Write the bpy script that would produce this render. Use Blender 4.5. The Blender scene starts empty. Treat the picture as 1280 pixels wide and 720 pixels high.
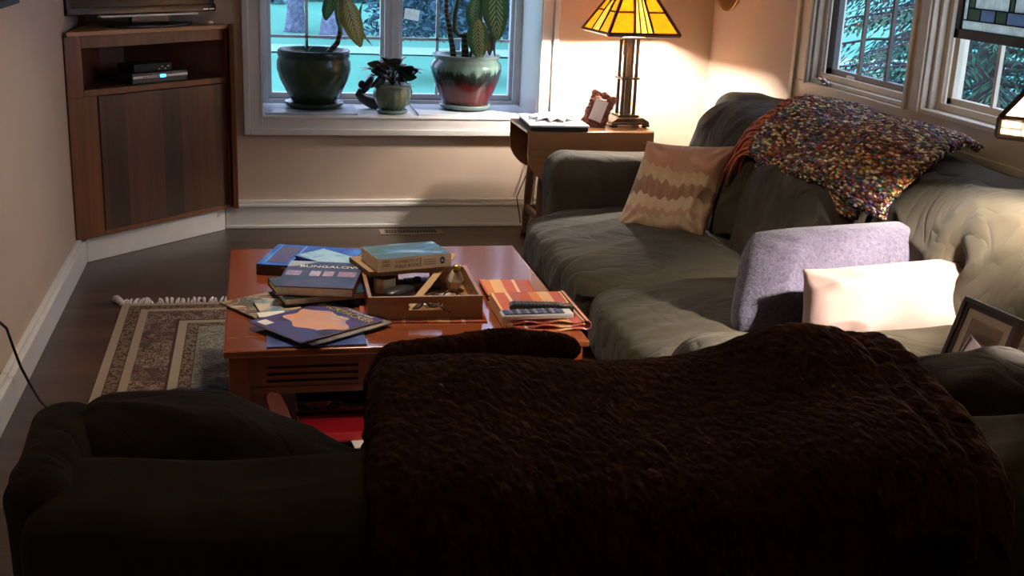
import bpy, bmesh, math, random
from mathutils import Vector, Matrix, Euler, noise
R_ = math.radians
sc = bpy.context.scene
COL = sc.collection

# ------------------------------------------------------------------ camera, world, light, exposure
def make_camera():
    f, pi, ya, ro = 1468.74, R_(16.595), R_(12.568), R_(-2.379)
    cy, sy = math.cos(ya), math.sin(ya)
    fwd = Vector((sy*math.cos(pi), cy*math.cos(pi), -math.sin(pi)))
    right = Vector((cy, -sy, 0)); down = fwd.cross(right)
    r2 = math.cos(ro)*right + math.sin(ro)*down
    d2 = -math.sin(ro)*right + math.cos(ro)*down
    cd = bpy.data.cameras.new('camera'); co = bpy.data.objects.new('camera', cd); COL.objects.link(co)
    m = Matrix.Identity(4)
    for i in range(3):
        m[i][0] = r2[i]; m[i][1] = -d2[i]; m[i][2] = -fwd[i]
    m[0][3], m[1][3], m[2][3] = 0, 0, 1.65
    co.matrix_world = m
    cd.sensor_width = 36; cd.lens = f/1280*36; cd.clip_end = 300; cd.clip_start = 0.05
    sc.camera = co
make_camera()
sc.view_settings.view_transform = 'Standard'
sc.view_settings.look = 'None'
sc.view_settings.gamma = 1
sc.view_settings.use_curve_mapping = False
sc.view_settings.exposure = 1.05
SKY_STRENGTH = 2.3
LAMP_W = 205.0        # far lamp
LAMP2_W = 540.0  # corner lamp beside the sofas
CEILING_FILL_W = 7.0       # added fill light on the ceiling, out of view
world = bpy.data.worlds.new('World'); sc.world = world; world.use_nodes = True
def build_world():
    nt = world.node_tree; N = nt.nodes; N.clear()
    tc = N.new('ShaderNodeTexCoord'); sep = N.new('ShaderNodeSeparateXYZ')
    ramp = N.new('ShaderNodeValToRGB'); bg = N.new('ShaderNodeBackground'); out = N.new('ShaderNodeOutputWorld')
    nt.links.new(tc.outputs['Generated'], sep.inputs[0]); nt.links.new(sep.outputs['Z'], ramp.inputs[0])
    ramp.color_ramp.elements[0].position = 0.0; ramp.color_ramp.elements[0].color = (.58, .66, 1.0, 1)
    ramp.color_ramp.elements[1].position = 0.7; ramp.color_ramp.elements[1].color = (.62, .68, 1.0, 1)
    nt.links.new(ramp.outputs[0], bg.inputs[0]); bg.inputs[1].default_value = SKY_STRENGTH
    nt.links.new(bg.outputs[0], out.inputs[0])
build_world()
def portal(name, loc, rot, sx, sy):
    l = bpy.data.lights.new(name, 'AREA'); l.shape = 'RECTANGLE'; l.size = sx; l.size_y = sy
    l.cycles.is_portal = True
    o = bpy.data.objects.new(name, l); COL.objects.link(o); o.location = loc; o.rotation_euler = rot
portal('window_portal', (.8, 7.35, 1.35), (R_(-90), 0, 0), 1.7, 1.5)
portal('side_window_portal', (2.85, 4.45, 1.65), (0, R_(90), 0), 1.3, 1.9)

# ------------------------------------------------------------------ materials
MATS = {}
class NB:
    def __init__(s, name, rough=.5, spec=.5):
        s.m = bpy.data.materials.new(name); s.m.use_nodes = True
        s.nt = s.m.node_tree; s.N = s.nt.nodes
        s.b = s.N['Principled BSDF']; s.out = s.N['Material Output']
        s.b.inputs['Roughness'].default_value = rough
        s.b.inputs['Specular IOR Level'].default_value = spec
    def n(s, t, **k):
        x = s.N.new(t)
        for a, v in k.items(): setattr(x, a, v)
        return x
    def l(s, a, b): s.nt.links.new(a, b)
    def coord(s, scale=(1,1,1), rot=(0,0,0), loc=(0,0,0), kind='Object'):
        t = s.n('ShaderNodeTexCoord'); m = s.n('ShaderNodeMapping')
        m.inputs['Scale'].default_value = scale; m.inputs['Rotation'].default_value = rot; m.inputs['Location'].default_value = loc
        s.l(t.outputs[kind], m.inputs[0]); return m.outputs[0]
    def noise(s, vec, scale=5, detail=3, rough=.5, dist=0):
        t = s.n('ShaderNodeTexNoise'); t.inputs['Scale'].default_value = scale; t.inputs['Detail'].default_value = detail
        t.inputs['Roughness'].default_value = rough; t.inputs['Distortion'].default_value = dist
        s.l(vec, t.inputs['Vector']); return t.outputs['Fac']
    def ramp(s, fac, stops, interp='LINEAR'):
        r = s.n('ShaderNodeValToRGB'); r.color_ramp.interpolation = interp
        e = r.color_ramp.elements
        while len(e) < len(stops): e.new(.5)
        for i, (p, c) in enumerate(stops):
            e[i].position = p; e[i].color = (*c, 1)
        s.l(fac, r.inputs[0]); return r.outputs[0]
    def bump(s, h, strength=.3, dist=.01):
        b = s.n('ShaderNodeBump'); b.inputs['Strength'].default_value = strength; b.inputs['Distance'].default_value = dist
        s.l(h, b.inputs['Height']); s.l(b.outputs[0], s.b.inputs['Normal'])
    def math(s, op, a, b=None):
        m = s.n('ShaderNodeMath', operation=op)
        for i, v in enumerate((a, b)):
            if v is None: continue
            if isinstance(v, (int, float)): m.inputs[i].default_value = v
            else: s.l(v, m.inputs[i])
        return m.outputs[0]
    def mix(s, f, a, b, mode='MIX'):
        m = s.n('ShaderNodeMix', data_type='RGBA', blend_type=mode)
        for i, v in ((0, f), (6, a), (7, b)):
            if isinstance(v, (int, float)): m.inputs[i].default_value = v
            elif isinstance(v, tuple): m.inputs[i].default_value = (*v, 1)
            else: s.l(v, m.inputs[i])
        return m.outputs[2]
    def color(s, c):
        if isinstance(c, tuple): s.b.inputs['Base Color'].default_value = (*c, 1)
        else: s.l(c, s.b.inputs['Base Color'])

def plain(name, c, rough=.5, spec=.5, metal=0, var=.12, scale=12, bump=0, bscale=200, bdist=.002, coat=0):
    if name in MATS: return MATS[name]
    k = NB(name, rough, spec); v = k.coord()
    a = tuple(x*(1-var) for x in c); b = tuple(min(1, x*(1+var)) for x in c)
    k.color(k.ramp(k.noise(v, scale, 4), [(.3, a), (.7, b)]))
    k.b.inputs['Metallic'].default_value = metal
    if coat: k.b.inputs['Coat Weight'].default_value = coat; k.b.inputs['Coat Roughness'].default_value = .08
    if bump: k.bump(k.noise(v, bscale, 3), bump, bdist)
    MATS[name] = k.m; return k.m

def wood(name, cols, axis='x', rough=.35, scale=1.0, coat=0, planks=None):
    """grain along axis; planks = (width along, period) gives boards of different tone"""
    k = NB(name, rough)
    st = {'x': (.6, 9, 9), 'y': (9, .6, 9), 'z': (9, 9, .6)}[axis]
    st = tuple(a*scale for a in st)
    v = k.coord(st); n1 = k.noise(v, 3, 6, .6, .6)
    col = k.ramp(n1, [(.25, cols[0]), (.5, cols[1]), (.75, cols[2])])
    if planks:
        w, axis2 = planks
        t = k.n('ShaderNodeTexCoord'); sp = k.n('ShaderNodeSeparateXYZ'); k.l(t.outputs['Object'], sp.inputs[0])
        q = k.math('FLOOR', k.math('DIVIDE', sp.outputs[axis2], w))
        wn = k.n('ShaderNodeTexWhiteNoise', noise_dimensions='1D'); k.l(q, wn.inputs['W'])
        tone = k.ramp(wn.outputs['Value'], [(0, (.55, .55, .55)), (1, (1.3, 1.25, 1.2))])
        col = k.mix(1.0, col, tone, 'MULTIPLY')
        fr = k.math('FRACT', k.math('DIVIDE', sp.outputs[axis2], w))
        gap = k.ramp(fr, [(0, (.35, .35, .35)), (.04, (1, 1, 1))])
        col = k.mix(1.0, col, gap, 'MULTIPLY')
    k.color(col)
    if coat: k.b.inputs['Coat Weight'].default_value = coat; k.b.inputs['Coat Roughness'].default_value = .09
    else: k.bump(n1, .08, .002)
    return k.m

def art(name, stops, scale=6, rough=.3, seed=0, detail=3, dist=1.0, stretch=(1,1,1)):
    k = NB(name, max(rough, .42), .16)
    v = k.coord(stretch, loc=(seed*3.7, seed*1.3, seed))
    k.color(k.ramp(k.noise(v, scale, detail, .5, dist), stops)); return k.m

def fabric(name, c1, c2, scale=7, rough=.9, sheen=.3, bump=.35, bscale=350, bdist=.002, wr=0):
    k = NB(name, rough, .2); v = k.coord()
    n = k.noise(v, scale, 4, .55, .4)
    k.color(k.ramp(n, [(.3, c1), (.7, c2)]))
    k.b.inputs['Sheen Weight'].default_value = sheen
    k.b.inputs['Sheen Roughness'].default_value = .5
    h = k.noise(v, bscale, 2)
    if wr:
        h2 = k.noise(k.coord((1, 1.4, 1.2)), 3.0, 2, .45, .6)
        cr = k.math('POWER', k.math('SUBTRACT', 1.0, k.math('ABSOLUTE', k.math('SUBTRACT', k.math('MULTIPLY', k.noise(k.coord((1, 1.3, 1.1)), 3.2, 2, .45, 1.5), 2.0), 1.0))), 9.0)
        h = k.math('ADD', k.math('MULTIPLY', h, .10), k.math('MULTIPLY', h2, wr))
        h = k.math('SUBTRACT', h, k.math('MULTIPLY', cr, wr*.35))
        k.bump(h, bump, .03)
    else: k.bump(h, bump, bdist)
    return k.m

M_wall = plain('wall_paint', (.56, .44, .34), .75, .3, var=.03, scale=3, bump=.1, bscale=120)
M_ceil = plain('ceiling_paint', (.72, .68, .62), .9, .2, var=.02)
M_trim = plain('trim_paint', (.72, .70, .66), .35, .5, var=.02)
M_cream = plain('cream_trim_paint', (.70, .60, .44), .4, .5, var=.03)
M_sash = plain('sash_grey_paint', (.66, .64, .64), .45, .5, var=.05)
M_dsash = plain('bronze_sash', (.09, .075, .065), .45, .5)
M_sofa = fabric('olive_suede', (.036, .028, .016), (.059, .047, .028), 5, .9, .05, .5, 350, .002, wr=.8)
M_sofad = fabric('olive_suede_frame', (.036, .030, .013), (.054, .045, .021), 4, .92, .04, .22, 350, .002, wr=.4)
def m_floor():
    k = NB('dark_oak_floor', .32)
    t = k.n('ShaderNodeTexCoord'); sp = k.n('ShaderNodeSeparateXYZ'); k.l(t.outputs['Object'], sp.inputs[0])
    row = k.math('FLOOR', k.math('DIVIDE', sp.outputs[1], .083))
    wn = k.n('ShaderNodeTexWhiteNoise', noise_dimensions='1D'); k.l(row, wn.inputs['W'])
    xs = k.math('ADD', k.math('DIVIDE', sp.outputs[0], 1.1), k.math('MULTIPLY', wn.outputs['Value'], 7.3))
    w2 = k.n('ShaderNodeTexWhiteNoise', noise_dimensions='2D')
    cb = k.n('ShaderNodeCombineXYZ'); k.l(k.math('FLOOR', xs), cb.inputs[0]); k.l(row, cb.inputs[1]); k.l(cb.outputs[0], w2.inputs['Vector'])
    tone = k.ramp(w2.outputs['Value'], [(0, (.7, .7, .7)), (1, (1.25, 1.2, 1.15))])
    g = k.noise(k.coord((.8, 14, 1)), 4, 6, .6, .5)
    col = k.mix(1.0, k.ramp(g, [(.3, (.040, .021, .013)), (.7, (.082, .045, .028))]), tone, 'MULTIPLY')
    fy = k.math('FRACT', k.math('DIVIDE', sp.outputs[1], .083)); fx = k.math('FRACT', xs)
    gap = k.math('MINIMUM', k.math('GREATER_THAN', fy, .035), k.math('GREATER_THAN', fx, .003))
    k.color(k.mix(gap, (.012, .008, .006), col)); k.bump(k.math('ADD', k.math('MULTIPLY', g, .2), gap), .25, .001)
    return k.m
M_floor = m_floor()
M_cab = wood('walnut_cabinet', [(.11, .036, .009), (.175, .060, .016), (.24, .088, .025)], 'z', .4)
M_cabtop = wood('maple_edge', [(.36, .18, .08), (.44, .23, .11), (.5, .27, .14)], 'x', .4)
M_cabdoor = wood('plank_walnut_door', [(.042, .016, .008), (.072, .028, .013), (.105, .043, .02)], 'z', .38, planks=(.118, 0))
M_cherry = wood('cherry_table', [(.20, .046, .015), (.24, .057, .019), (.285, .074, .025)], 'x', .2, coat=.6)
M_cherryd = wood('cherry_apron', [(.16, .028, .009), (.21, .038, .012), (.26, .052, .017)], 'x', .3)
M_maple = wood('side_table_maple', [(.17, .070, .022), (.23, .10, .034), (.29, .135, .05)], 'x', .3, coat=.3)
M_legs = wood('side_table_leg_wood', [(.10, .045, .02), (.14, .065, .028), (.18, .085, .04)], 'z', .35)
M_end = wood('end_table_wood', [(.42, .19, .08), (.50, .25, .11), (.56, .30, .15)], 'y', .3, coat=.3)
M_tray = wood('tray_wood', [(.22, .10, .04), (.30, .15, .06), (.38, .20, .09)], 'x', .35)
M_kraft = plain('kraft_card', (.30, .19, .10), .8, .2)
M_paper = plain('paper_white', (.84, .79, .70), .8, .2, var=.05)
M_pages = plain('book_pages', (.80, .70, .52), .85, .2, var=.1, scale=60)
M_black = plain('black_plastic', (.012, .012, .013), .25, .5)
M_mblack = plain('matte_black', (.012, .011, .011), .6, .4)
M_silver = plain('silver_plastic', (.72, .70, .68), .35, .5, metal=.15, var=.04)
M_steel = plain('brushed_steel', (.45, .43, .42), .3, .5, metal=1, var=.1)
M_brass = plain('old_brass', (.45, .30, .10), .3, .5, metal=1, var=.2)
M_bronze = plain('bronze_lamp', (.10, .065, .045), .35, .6, metal=.7, var=.3)
M_soil = plain('potting_soil', (.03, .02, .014), 1, .1, var=.5, scale=60, bump=1, bscale=60, bdist=.01)
M_white = plain('white_ceramic', (.80, .80, .80), .25, .5, var=.02)

def glass_mat():
    k = NB('window_glass'); N = k.N
    tr = k.n('ShaderNodeBsdfTransparent'); tr.inputs[0].default_value = (.93, .97, .98, 1)
    gl = k.n('ShaderNodeBsdfGlossy'); gl.inputs['Roughness'].default_value = .02
    mx = k.n('ShaderNodeMixShader'); mx.inputs[0].default_value = .012; k.l(tr.outputs[0], mx.inputs[1]); k.l(gl.outputs[0], mx.inputs[2])
    k.l(mx.outputs[0], k.out.inputs[0]); return k.m
M_glass = glass_mat()
def lampglass(name, c, t=.85):
    k = NB(name)
    v = k.coord(); n = k.noise(v, 14, 4, .6, 1.5)
    col = k.ramp(n, [(.3, tuple(x*.72 for x in c)), (.7, c)])
    tl = k.n('ShaderNodeBsdfTranslucent'); k.l(col, tl.inputs[0])
    df = k.n('ShaderNodeBsdfPrincipled'); k.l(col, df.inputs['Base Color']); df.inputs['Roughness'].default_value = .2
    mx = k.n('ShaderNodeMixShader'); mx.inputs[0].default_value = t
    k.l(df.outputs[0], mx.inputs[1]); k.l(tl.outputs[0], mx.inputs[2]); k.l(mx.outputs[0], k.out.inputs[0]); return k.m
def emit(name, c, s):
    k = NB(name); e = k.n('ShaderNodeEmission'); e.inputs[0].default_value = (*c, 1); e.inputs[1].default_value = s
    k.l(e.outputs[0], k.out.inputs[0]); return k.m

# ------------------------------------------------------------------ geometry helpers
def link(name, me, mat=None, parent=None, smooth=False):
    o = bpy.data.objects.new(name, me); COL.objects.link(o)
    if parent is not None: o.parent = parent
    if mat is not None:
        for m in (mat if isinstance(mat, (list, tuple)) else [mat]): me.materials.append(m)
    if smooth:
        for p in me.polygons: p.use_smooth = True
    return o
def bevel(o, w=.004, seg=2):
    b = o.modifiers.new('bevel', 'BEVEL'); b.width = w; b.segments = seg; b.limit_method = 'ANGLE'; b.angle_limit = R_(35)
    b.harden_normals = False
    for p in o.data.polygons: p.use_smooth = True
    o.modifiers.new('wn', 'WEIGHTED_NORMAL')
    return o
class MB:
    def __init__(s): s.v = []; s.f = []; s.mi = []; s.cur = 0; s.M = Matrix.Identity(4)
    def add(s, vs, fs):
        n = len(s.v); s.v += [tuple(s.M @ Vector(v)) for v in vs]; s.f += [tuple(i+n for i in f) for f in fs]; s.mi += [s.cur]*len(fs)
    def box(s, x0, x1, y0, y1, z0, z1):
        v = [(x, y, z) for z in (z0, z1) for y in (y0, y1) for x in (x0, x1)]
        s.add(v, [(0, 2, 3, 1), (4, 5, 7, 6), (0, 1, 5, 4), (2, 6, 7, 3), (0, 4, 6, 2), (1, 3, 7, 5)]); return s
    def prism(s, pts, z0, z1, axis='z'):
        n = len(pts)
        def P(a, b, c): return {'z': (a, b, c), 'y': (a, c, b), 'x': (c, a, b)}[axis]
        v = [P(a, b, z0) for a, b in pts] + [P(a, b, z1) for a, b in pts]
        s.add(v, [tuple(range(n))[::-1], tuple(range(n, 2*n))] + [(i, (i+1) % n, (i+1) % n+n, i+n) for i in range(n)]); return s
    def lathe(s, prof, seg=32, c=(0, 0, 0), cap=True):
        n = len(prof); v = []; f = []
        for i in range(seg):
            a = 2*math.pi*i/seg
            for r, z in prof: v.append((c[0]+r*math.cos(a), c[1]+r*math.sin(a), c[2]+z))
        for i in range(seg):
            j = (i+1) % seg
            for k in range(n-1): f.append((i*n+k, j*n+k, j*n+k+1, i*n+k+1))
        if cap:
            f.append(tuple(i*n for i in range(seg))[::-1]); f.append(tuple(i*n+n-1 for i in range(seg)))
        s.add(v, f); return s
    def tube(s, pts, r, seg=8, cap=True):
        pts = [Vector(p) for p in pts]; n = len(pts); rr = r if isinstance(r, (list, tuple)) else [r]*n
        v = []; f = []; up = Vector((0, 0, 1)); prev = None
        for i, p in enumerate(pts):
            t = (pts[min(i+1, n-1)]-pts[max(i-1, 0)]).normalized()
            if prev is None: a = t.cross(up) if abs(t.z) < .95 else t.cross(Vector((1, 0, 0)))
            else: a = prev - t*prev.dot(t)
            a.normalize(); prev = a; b = t.cross(a)
            for k in range(seg):
                q = 2*math.pi*k/seg; v.append(tuple(p+(a*math.cos(q)+b*math.sin(q))*rr[i]))
        for i in range(n-1):
            for k in range(seg):
                k2 = (k+1) % seg; f.append((i*seg+k, i*seg+k2, (i+1)*seg+k2, (i+1)*seg+k))
        if cap: f.append(tuple(range(seg))[::-1]); f.append(tuple((n-1)*seg+k for k in range(seg)))
        s.add(v, f); return s
    def ball(s, c, r, seg=16, rings=10):
        rx, ry, rz = r if isinstance(r, tuple) else (r, r, r); v = []; f = []
        for i in range(rings+1):
            t = math.pi*i/rings
            for j in range(seg):
                a = 2*math.pi*j/seg
                v.append((c[0]+rx*math.sin(t)*math.cos(a), c[1]+ry*math.sin(t)*math.sin(a), c[2]+rz*math.cos(t)))
        for i in range(rings):
            for j in range(seg):
                k = (j+1) % seg; f.append((i*seg+j, (i+1)*seg+j, (i+1)*seg+k, i*seg+k))
        s.add(v, f); return s
    def build(s, name, mat=None, parent=None, smooth=False, bev=None, seg=2):
        me = bpy.data.meshes.new(name); me.from_pydata(s.v, [], s.f)
        bm = bmesh.new(); bm.from_mesh(me)
        if smooth: bmesh.ops.remove_doubles(bm, verts=bm.verts, dist=1e-5)
        bmesh.ops.recalc_face_normals(bm, faces=bm.faces); 
        bm.to_mesh(me); bm.free()
        o = link(name, me, mat, parent, smooth)
        if max(s.mi) > 0 and len(me.polygons) == len(s.mi):
            for p, m in zip(me.polygons, s.mi): p.material_index = m
        if bev: bevel(o, bev, seg)
        return o
def grid(nu, nv, fn, close_u=False):
    v = [tuple(fn(i/(nu if close_u else nu-1), j/(nv-1))) for i in range(nu) for j in range(nv)]; f = []
    for i in range(nu if close_u else nu-1):
        i2 = (i+1) % nu
        for j in range(nv-1): f.append((i*nv+j, i2*nv+j, i2*nv+j+1, i*nv+j+1))
    return v, f
def gridmesh(name, nu, nv, fn, mat, parent=None, thick=0, sub=0, close_u=False, offset=-1):
    v, f = grid(nu, nv, fn, close_u); me = bpy.data.meshes.new(name); me.from_pydata(v, [], f)
    o = link(name, me, mat, parent, True)
    if thick: s = o.modifiers.new('solid', 'SOLIDIFY'); s.thickness = thick; s.offset = offset
    if sub: s = o.modifiers.new('sub', 'SUBSURF'); s.levels = sub; s.render_levels = sub
    return o
def thing(name, label, cat, loc=(0, 0, 0), rz=0, group=None, rot=None):
    o = bpy.data.objects.new(name, None); COL.objects.link(o); o.location = loc
    o.rotation_euler = rot if rot else (0, 0, rz); o.empty_display_size = .05
    return tag(o, label, cat, group)
def tag(o, label, cat, group=None, kind=None):
    o['label'] = label; o['category'] = cat
    if group: o['group'] = group
    if kind: o['kind'] = kind
    return o
def struct(o, label=None):
    o['kind'] = 'structure'
    if label: o['label'] = label
    return o
def copy_tree(o, parent=None):
    c = o.copy(); COL.objects.link(c); c.parent = parent
    for ch in list(o.children): copy_tree(ch, c)
    return c
def text(name, s, size, loc, rot, mat, parent, align='CENTER', ext=.0004, sx=1):
    cu = bpy.data.curves.new(name, 'FONT'); cu.body = s; cu.size = size; cu.extrude = ext; cu.align_x = align; cu.align_y = 'CENTER'
    o = bpy.data.objects.new(name, cu); COL.objects.link(o); o.location = loc; o.rotation_euler = rot; o.scale = (sx, 1, 1)
    cu.materials.append(mat)
    bpy.context.view_layer.update()
    me = bpy.data.meshes.new_from_object(o.evaluated_get(bpy.context.evaluated_depsgraph_get()))
    bpy.data.objects.remove(o); me.materials.clear()
    o = link(name, me, mat, parent); o.location = loc; o.rotation_euler = rot; o.scale = (sx, 1, 1)
    return o
def nz(x, y, z, s=1): return noise.noise(Vector((x*s, y*s, z*s)))
def ridged(x, y, z):
    return 1-abs(noise.noise(Vector((x, y, z))))*2
def cushion(name, size, mat, parent, loc=(0, 0, 0), rot=(0, 0, 0), n=5, crown=.0, wr=.006, seed=0, N=30, fn=None, wdir=(3, 6, 5), rb=None):
    """overstuffed rounded block: superellipsoid with creases"""
    bm = bmesh.new(); bmesh.ops.create_cube(bm, size=2)
    bmesh.ops.subdivide_edges(bm, edges=bm.edges[:], cuts=N, use_grid_fill=True)
    hx, hy, hz = (s/2 for s in size)
    for v in bm.verts:
        p = v.co.copy()
        p = Vector([math.copysign(math.sin(abs(c)*math.pi/2)**.9 if abs(c) < 1 else 1, c)*1.0 for c in p])
        k = (abs(p.x)**n+abs(p.y)**n+abs(p.z)**n)**(1/n); q = p/k
        nrm = Vector((math.copysign(abs(q.x)**(n-1), q.x)/hx, math.copysign(abs(q.y)**(n-1), q.y)/hy, math.copysign(abs(q.z)**(n-1), q.z)/hz))
        nrm.normalize()
        c = Vector((q.x*hx, q.y*hy, q.z*hz))
        if rb:
            rr = min(rb, hx*.98, hy*.98, hz*.98); h = (hx, hy, hz); c0 = Vector([p[i]*h[i] for i in range(3)])
            inn = Vector([max(-(h[i]-rr), min(h[i]-rr, c0[i])) for i in range(3)]); d = c0-inn
            nrm = d.normalized(); c = inn+nrm*rr; q = p
        c.z += math.copysign(crown, q.z)*(1-q.x**2)*(1-q.y**2)*abs(q.z)
        w = ridged(c.x*wdir[0]+seed, c.y*wdir[1]+seed*2, c.z*wdir[2])**3*.9 + nz(c.x*2+seed, c.y*2, c.z*2+seed)*1.6
        c += nrm*w*wr
        if fn: c = fn(c, q)
        v.co = c
    me = bpy.data.meshes.new(name); bm.to_mesh(me); bm.free()
    o = link(name, me, mat, parent, True); o.location = loc; o.rotation_euler = rot; return o
def pillow(name, w, h, t, mat, parent=None, pinch=.1, wr=.01, seed=0, N=46, power=.5, fn=None, corner=.006, rc=0):
    """pillow in local XZ, thickness along Y, two sides closed at the seam"""
    vs = []; fs = []
    for side in (-1, 1):
        base = len(vs)
        for i in range(N+1):
            for j in range(N+1):
                u = -1+2*i/N; v = -1+2*j/N
                e = max(0, (1-abs(u)**2.6))*max(0, (1-abs(v)**2.6))
                th = t/2*e**power
                x = u*w/2*(1-pinch*(1-v*v)*(abs(u)**2)*.6) ; z = v*h/2*(1-pinch*(1-u*u)*(abs(v)**2)*.6)
                ear = (abs(u*v))**6*corner
                x += math.copysign(ear, u); z += math.copysign(ear, v)
                x *= 1-rc*v**4; z *= 1-rc*u**4
                # creases radiating from the corners
                a = math.atan2(abs(v)-1.05, abs(u)-1.05)
                rad = math.hypot(abs(u)-1, abs(v)-1)
                cr = math.sin(a*14+seed+u+v*2)*max(0, .8-rad)*.6
                k = ridged(x*5+seed, z*5, side*.3+seed)**2*.7+nz(x*9+seed, z*7, seed)*.8+cr
                y = side*(th+wr*k*min(1, e*3))
                vs.append((x, y, z))
        for i in range(N):
            for j in range(N):
                a = base+i*(N+1)+j; q = (a, a+N+1, a+N+2, a+1)
                fs.append(q if side < 0 else q[::-1])
    if fn: vs = [tuple(fn(Vector(v))) for v in vs]
    me = bpy.data.meshes.new(name); me.from_pydata(vs, [], fs)
    bm = bmesh.new(); bm.from_mesh(me); bmesh.ops.remove_doubles(bm, verts=bm.verts, dist=.0006); bmesh.ops.recalc_face_normals(bm, faces=bm.faces)
    bm.to_mesh(me); bm.free()
    return link(name, me, mat, parent, True)

# ------------------------------------------------------------------ room
XL, XR, YB, YF, ZC = -.89, 2.64, 6.70, -6.5, 2.46
def room():
    struct(MB().box(XL-.15, XR+.15, YF-.15, YB+.15, -.1, 0).build('floor', M_floor))
    struct(MB().box(XL-.15, XR+.15, YF-.15, YB+.15, ZC, ZC+.1).build('ceiling', M_ceil))
    struct(MB().box(XL-.12, XL, YF-.12, YB+.12, 0, ZC).build('wall_left', M_wall))
    struct(MB().box(XL-.12, XR+.12, YF-.12, YF, 0, ZC).build('wall_front', M_wall))
    # back wall with its window bay
    wx0, wx1, wz0, wz1 = .03, 1.60, .645, 2.08
    b = MB()
    wx0 -= .03; wx1 += .03; wz1 += .03
    b.box(XL, wx0, YB, YB+.14, 0, ZC).box(wx1, XR+.12, YB, YB+.14, 0, ZC).box(wx0, wx1, YB, YB+.14, 0, wz0-.03).box(wx0, wx1, YB, YB+.14, wz1, ZC)
    struct(b.build('wall_back', M_wall))
    # right wall with two window openings
    b = MB(); y0, y1, z0, z1 = 3.36, 5.36, 1.035, 2.12; ym0, ym1 = 4.30, 4.44
    b.box(XR, XR+.14, YF, y0, 0, ZC).box(XR, XR+.14, y1, YB+.12, 0, ZC).box(XR, XR+.14, y0, y1, 0, z0).box(XR, XR+.14, y0, y1, z1, ZC).box(XR, XR+.14, ym0, ym1, z0, z1)
    struct(b.build('wall_right', M_wall))
    # baseboards
    def bb(name, pts_fn):
        o = MB(); pts_fn(o); struct(o.build(name, M_trim, bev=.004))
    def left(o):
        o.box(XL, XL+.038, YF, 6.02, 0, .115).box(XL, XL+.022, YF, 6.0, .115, .135)
    bb('baseboard_left', left)
    def back(o):
        o.box(-.19, XR, YB-.018, YB, 0, .125).box(-.19, XR, YB-.03, YB, .125, .145).box(-.19, XR, YB-.022, YB, .145, .165).box(-.19, XR, YB-.03, YB-.018, 0, .02)
    bb('baseboard_back', back)
    def right(o): o.box(XR-.018, XR, YF, YB, 0, .15)
    bb('baseboard_right', right)
    def front(o): o.box(XL, XR, YF, YF+.018, 0, .15)
    bb('baseboard_front', front)
    # floor register
    t = thing('floor_vent', 'dark slotted metal floor vent set in the floor under the plant window', 'vent', (.85, 6.555, 0))
    MB().box(-.18, .18, -.055, .055, 0, .004).build('vent_frame', plain('vent_bronze', (.26, .20, .14), .5, .4), t, bev=.002)
    s = MB().box(-.15, .15, -.035, .035, .004, .0055); s.build('vent_slot_bed', M_mblack, t)
    g = MB()
    for i in range(19): g.box(-.147+i*.0163-.0015, -.147+i*.0163+.0015, -.034, .034, .0055, .008)
    g.build('grille', plain('vent_bronze', (.16, .12, .09)), t)
room()

def window_back():
    w = thing('window_1', 'wide white window bay holding three potted plants', 'window'); w['kind'] = 'structure'; del w['category']
    x0, x1, z0, z1 = .03, 1.60, .645, 2.08; yg = 7.24
    # casing on the room side (picture-frame)
    c = MB()
    def frame(o, a, b, cc, d, wd, ya, yb):
        o.box(a-wd, a, ya, yb, cc-wd, d+wd); o.box(b, b+wd, ya, yb, cc-wd, d+wd); o.box(a, b, ya, yb, cc-wd, cc); o.box(a, b, ya, yb, d, d+wd)
    frame(c, x0, x1, z0-.002, z1, .085, YB-.022, YB+.02)
    frame(c, x0-.07, x1+.07, z0-.072, z1+.07, .034, YB-.036, YB-.0)
    frame(c, x0, x1, z0-.002, z1, .012, YB-.027, YB-.02)
    c.build('window_casing', M_trim, w, bev=.005)
    # reveals and deep sill
    r = MB(); r.box(x0-.03, x0, YB+.02, 7.32, z0-.03, z1+.03); r.box(x1, x1+.03, YB+.02, 7.32, z0-.03, z1+.03); r.box(x0, x1, YB+.02, 7.32, z1, z1+.03)
    r.build('reveal', M_trim, w)
    MB().box(x0, x1, YB-.018, 7.32, z0-.03, z0).build('window_sill', M_trim, w, bev=.003)
    # outer frame and two sashes
    f = MB(); f.box(x0, x0+.035, yg-.05, yg+.07, z0, z1).box(x1-.045, x1, yg-.05, yg+.07, z0, z1).box(x0+.035, x1-.045, yg-.05, yg+.07, z0, z0+.025).box(x0+.035, x1-.045, yg-.05, yg+.07, z1-.035, z1)
    f.box(.755, .845, yg-.06, yg+.07, z0+.025, z1-.035).box(.79, .81, yg-.066, yg-.06, z0+.025, z1-.035)
    f.build('window_frame', M_sash, w, bev=.004)
    for a, b in ((.065, .755), (.845, 1.555)):
        s = MB(); d = .022
        s.box(a, a+d, yg-.02, yg+.03, z0+.025, z1-.035).box(b-d, b, yg-.02, yg+.03, z0+.025, z1-.035).box(a+d, b-d, yg-.02, yg+.03, z0+.025, z0+.06).box(a+d, b-d, yg-.02, yg+.03, z1-.07, z1-.035)
        so = s.build('sash', M_sash, w, bev=.003)
        m = MB(); mx = a+(b-a)*.335
        mx2 = a+(b-a)*.69
        m.box(mx-.009, mx+.009, yg-.004, yg+.016, z0+.06, z1-.07)
        for zz in (1.035, 1.39, 1.74): m.box(a+d, b-d, yg-.004, yg+.016, zz-.008, zz+.008)
        m.build('muntin', M_sash, so)
        MB().box(a+d, b-d, yg+.004, yg+.008, z0+.06, z1-.07).build('pane', M_glass, so)
window_back()

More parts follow.
